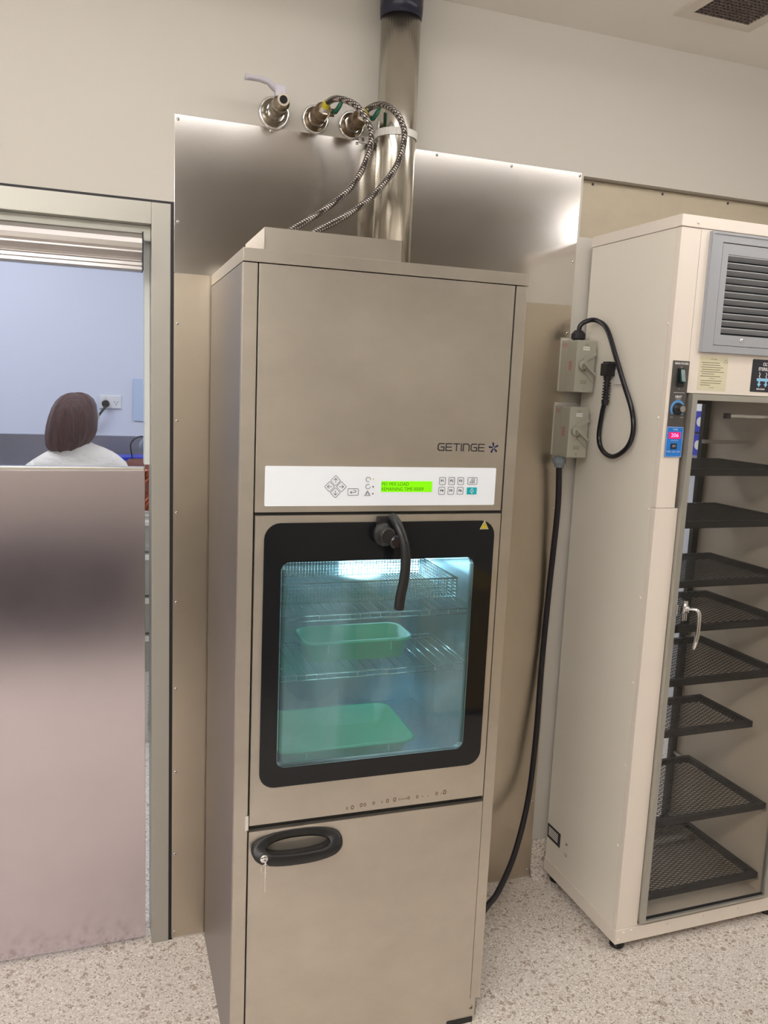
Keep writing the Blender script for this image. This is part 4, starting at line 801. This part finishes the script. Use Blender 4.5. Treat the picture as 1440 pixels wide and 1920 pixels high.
b = MB(); b.loft([ell(0, .0, .79, .165, .125), ell(0, .005, .90, .150, .115), ell(0, .01, 1.0, .150, .110), ell(0, .015, 1.09, .162, .110, wob=.01), ell(0, .02, 1.16, .178, .106), ell(0, .025, 1.205, .196, .098), ell(0, .028, 1.238, .196, .088), ell(0, .03, 1.268, .172, .080), ell(.002, .032, 1.293, .128, .074), ell(.003, .035, 1.312, .088, .066), ell(.003, .04, 1.328, .064, .060), ell(.003, .04, 1.322, .058, .054)])
for s_, sh in ((-1, -.02), (1, .02)):
    b.tube(smoothpath([(s_ * .135, .028, 1.225 + sh), (s_ * .175, .035, 1.19 + sh), (s_ * .205, .06, 1.11), (s_ * .232, .095, 1.0), (s_ * .20, .18, .99), (s_ * .145, .27, .98)], 4), [.056] * 4 + [.062] * 4 + [.056] * 4 + [.05] * 4 + [.043] * 5, 16)
build(b, 'cream_top', 'shirt', p_)
b = MB(); hr = []
for z_, rx, ry, cy_, cx_ in ((1.549, .012, .015, .065, .008), (1.546, .034, .04, .065, .008), (1.536, .058, .068, .065, .008), (1.516, .080, .092, .062, .008), (1.488, .095, .105, .060, .006), (1.452, .104, .110, .058, .002), (1.412, .110, .112, .055, -.002), (1.378, .111, .106, .050, -.006), (1.348, .105, .094, .042, -.012), (1.325, .094, .080, .032, -.020), (1.306, .074, .062, .018, -.028), (1.294, .045, .035, .008, -.032)):
    hr.append([(cx_ + rx * cos(a) * (1 + .018 * sin(9 * a + z_ * 8)), cy_ - .01 + ry * sin(a) * (.80 if sin(a) > 0 else 1) + .004 * sin(13 * a), z_ + .10 * rx * cos(a) + .003 * sin(7 * a)) for a in [2 * pi * j / 48 for j in range(48)]])
b.loft(hr); build(b, 'hair', 'hair', p_)
b = MB()
for s_ in (-1, 1): b.tube([(s_ * .08, -.02, .765), (s_ * .10, .14, .76), (s_ * .11, .28, .745), (s_ * .112, .265, .62), (s_ * .11, .245, .36)], [.115, .10, .078, .066, .055], 18)
build(b, 'trousers', 'trousers', p_)
e = empty('stool', (PX, PY + .0, 0)); tag(e, 'black round swivel stool under the seated person', 'stool')
build(MB().lathe((0, 0, .60), (0, 0, 1), [(0, .17), (.01, .19), (.05, .19), (.06, .17)], 28), 'seat', 'black', e)
build(MB().lathe((0, 0, .05), (0, 0, 1), [(0, .03), (.55, .024)], 16), 'gas_column', 'chrome', e)
b = MB()
for k in range(5): a = 2 * pi * k / 5; b.tube([(0, 0, .07), (.25 * cos(a), .25 * sin(a), .03)], .016, 8)
b.tube([(.17 * cos(2 * pi * j / 24), .17 * sin(2 * pi * j / 24), .27) for j in range(24)], .009, 8, closed=True); b.tube([(-.17, 0, .27), (.17, 0, .27)], .007, 8)
build(b, 'base', 'black', e)

# ------------------------------------------------------------------ things opposite, seen mirrored in glass, plus a chest added to darken the steel
def bin_(x, y, wx, wy, h, m, label, lid=True):
    e = empty('waste_bin', (x, y, 0)); tag(e, label, 'waste bin')
    b = MB(); b.loft([[(a_ * wx * .42, b_ * wy * .42, .03) for a_, b_ in ((-1, -1), (1, -1), (1, 1), (-1, 1))], [(a_ * wx * .5, b_ * wy * .5, h * .93) for a_, b_ in ((-1, -1), (1, -1), (1, 1), (-1, 1))]], False); build(b, 'bin_body', m, e)
    build(MB().box(-wx * .53, wx * .53, -wy * .53, wy * .53, h * .93, h * .97, .006).box(-wx * .5, wx * .5, -wy * .5, wy * .5, h * .97, h * 1.04, .02), 'lid', m, e)
    for x_ in (-wx * .3, wx * .3): build(MB().lathe((x_ - .02, wy * .3, .04), (1, 0, 0), [(0, .04), (.04, .04)], 18), 'wheel', 'black', e)
bin_(1.43, -2.62, .40, .42, .66, 'binyellow', 'large yellow lidded waste bin against the wall opposite the washer')
bin_(1.02, -2.78, .26, .30, .62, 'binyellow', 'narrow yellow lidded waste bin beside the blue linen bag')
e = empty('linen_bag', (.70, -2.72, 0)); tag(e, 'full blue linen bag on a dark stand opposite the washer', 'bag')
b = MB(); b.loft([[(rx * cos(a) * (1 + .06 * sin(5 * a + z_ * 7)), rx * .9 * sin(a), z_) for a in [2 * pi * j / 28 for j in range(28)]] for z_, rx in ((.06, .08), (.12, .14), (.35, .155), (.55, .14), (.68, .125), (.72, .13))]); build(b, 'bag_body', 'bagblue', e)
build(MB().tube([(.14 * cos(2 * pi * j / 24), .13 * sin(2 * pi * j / 24), .73) for j in range(24)], .008, 8, closed=True).tube([(-.14, 0, .73), (-.15, 0, .0)], .009, 8).tube([(.14, 0, .73), (.15, 0, .0)], .009, 8), 'stand', 'black', e)
e = empty('hand_basin', (.30, -3.3, .82)); tag(e, 'white wall basin with a tap opposite the washer', 'basin')
b = MB(); b.loft([[(rx * cos(a), .24 + ry * sin(a), z_) for a in [2 * pi * j / 32 for j in range(32)]] for z_, rx, ry in ((0, .14, .13), (.05, .22, .19), (.14, .27, .235), (.16, .275, .24), (.16, .25, .21), (.06, .18, .15), (.04, .05, .05))]); build(b, 'bowl', 'ceramic', e)
build(MB().tube(smoothpath([(0, .06, .16), (0, .06, .30), (0, .12, .35), (0, .19, .32), (0, .20, .29)], 5), .012, 12), 'tap', 'chrome', e)
e = empty('added_dark_chest', (-.9, -2.95, 0)); tag(e, 'added low dark navy chest, stand-in for the dark reflection in the sliding door', 'chest')  # added object, gives the steel door its dark mirrored band
build(MB().box(-.85, .85, -.3, .3, .03, .62, .01), 'chest_body', mat('dark_navy_laminate', s2l(38, 38, 54), .5), e)
build(MB().box(-.87, .87, -.32, .32, .62, .65, .006), 'lid', mat('dark_lid', s2l(50, 48, 60), .5), e)
for px_, pz_, lab in ((.98, 1.06, 'notice sheet with a dark blue heading on the wall opposite the washer'), (1.42, 1.05, 'instrument chart poster on the wall opposite, above the yellow bins')):
    e = empty('wall_poster', (px_, -3.299, pz_)); tag(e, lab, 'poster')
    sh_ = build(MB().box(-.12, .12, 0, .002, -.16, .18), 'sheet', 'label_white', e)
    b = MB()
    if px_ < 1.2: b.box(-.11, .11, .0022, .0028, .06, .17)
    for k in range(6):
        b.box(-.08, .08, .0022, .0028, .03 - k * .028, .036 - k * .028) if px_ < 1.2 else (b.box(-.10, -.02, .0022, .0028, .14 - k * .05, .155 - k * .05), b.box(.02, .08, .0022, .0028, .14 - k * .05, .155 - k * .05))
    build(b, 'printed_blocks', 'inkblue', sh_)
for k, z_ in enumerate((1.375, 1.485)):
    e = empty('glove_box', (2.499, 1.02, z_)); tag(e, ('lower' if k == 0 else 'upper') + ' of two blue and white glove boxes seen through the back of the cream cabinet', 'glove box')
    bx_ = build(MB().box(-.08, 0, -.12, .12, 0, .10, .002), 'carton', 'white', e); build(MB().box(-.0815, -.0802, -.12, .03, 0, .10), 'blue_print', 'bluep', bx_)
    for q in (-1, 1): build(MB().lathe((-.0802, .075 * q, .05), (-1, 0, 0), [(0, .022), (.0016, .022)], 20), 'glove_opening', 'label_white' if q < 0 else 'iso', bx_)
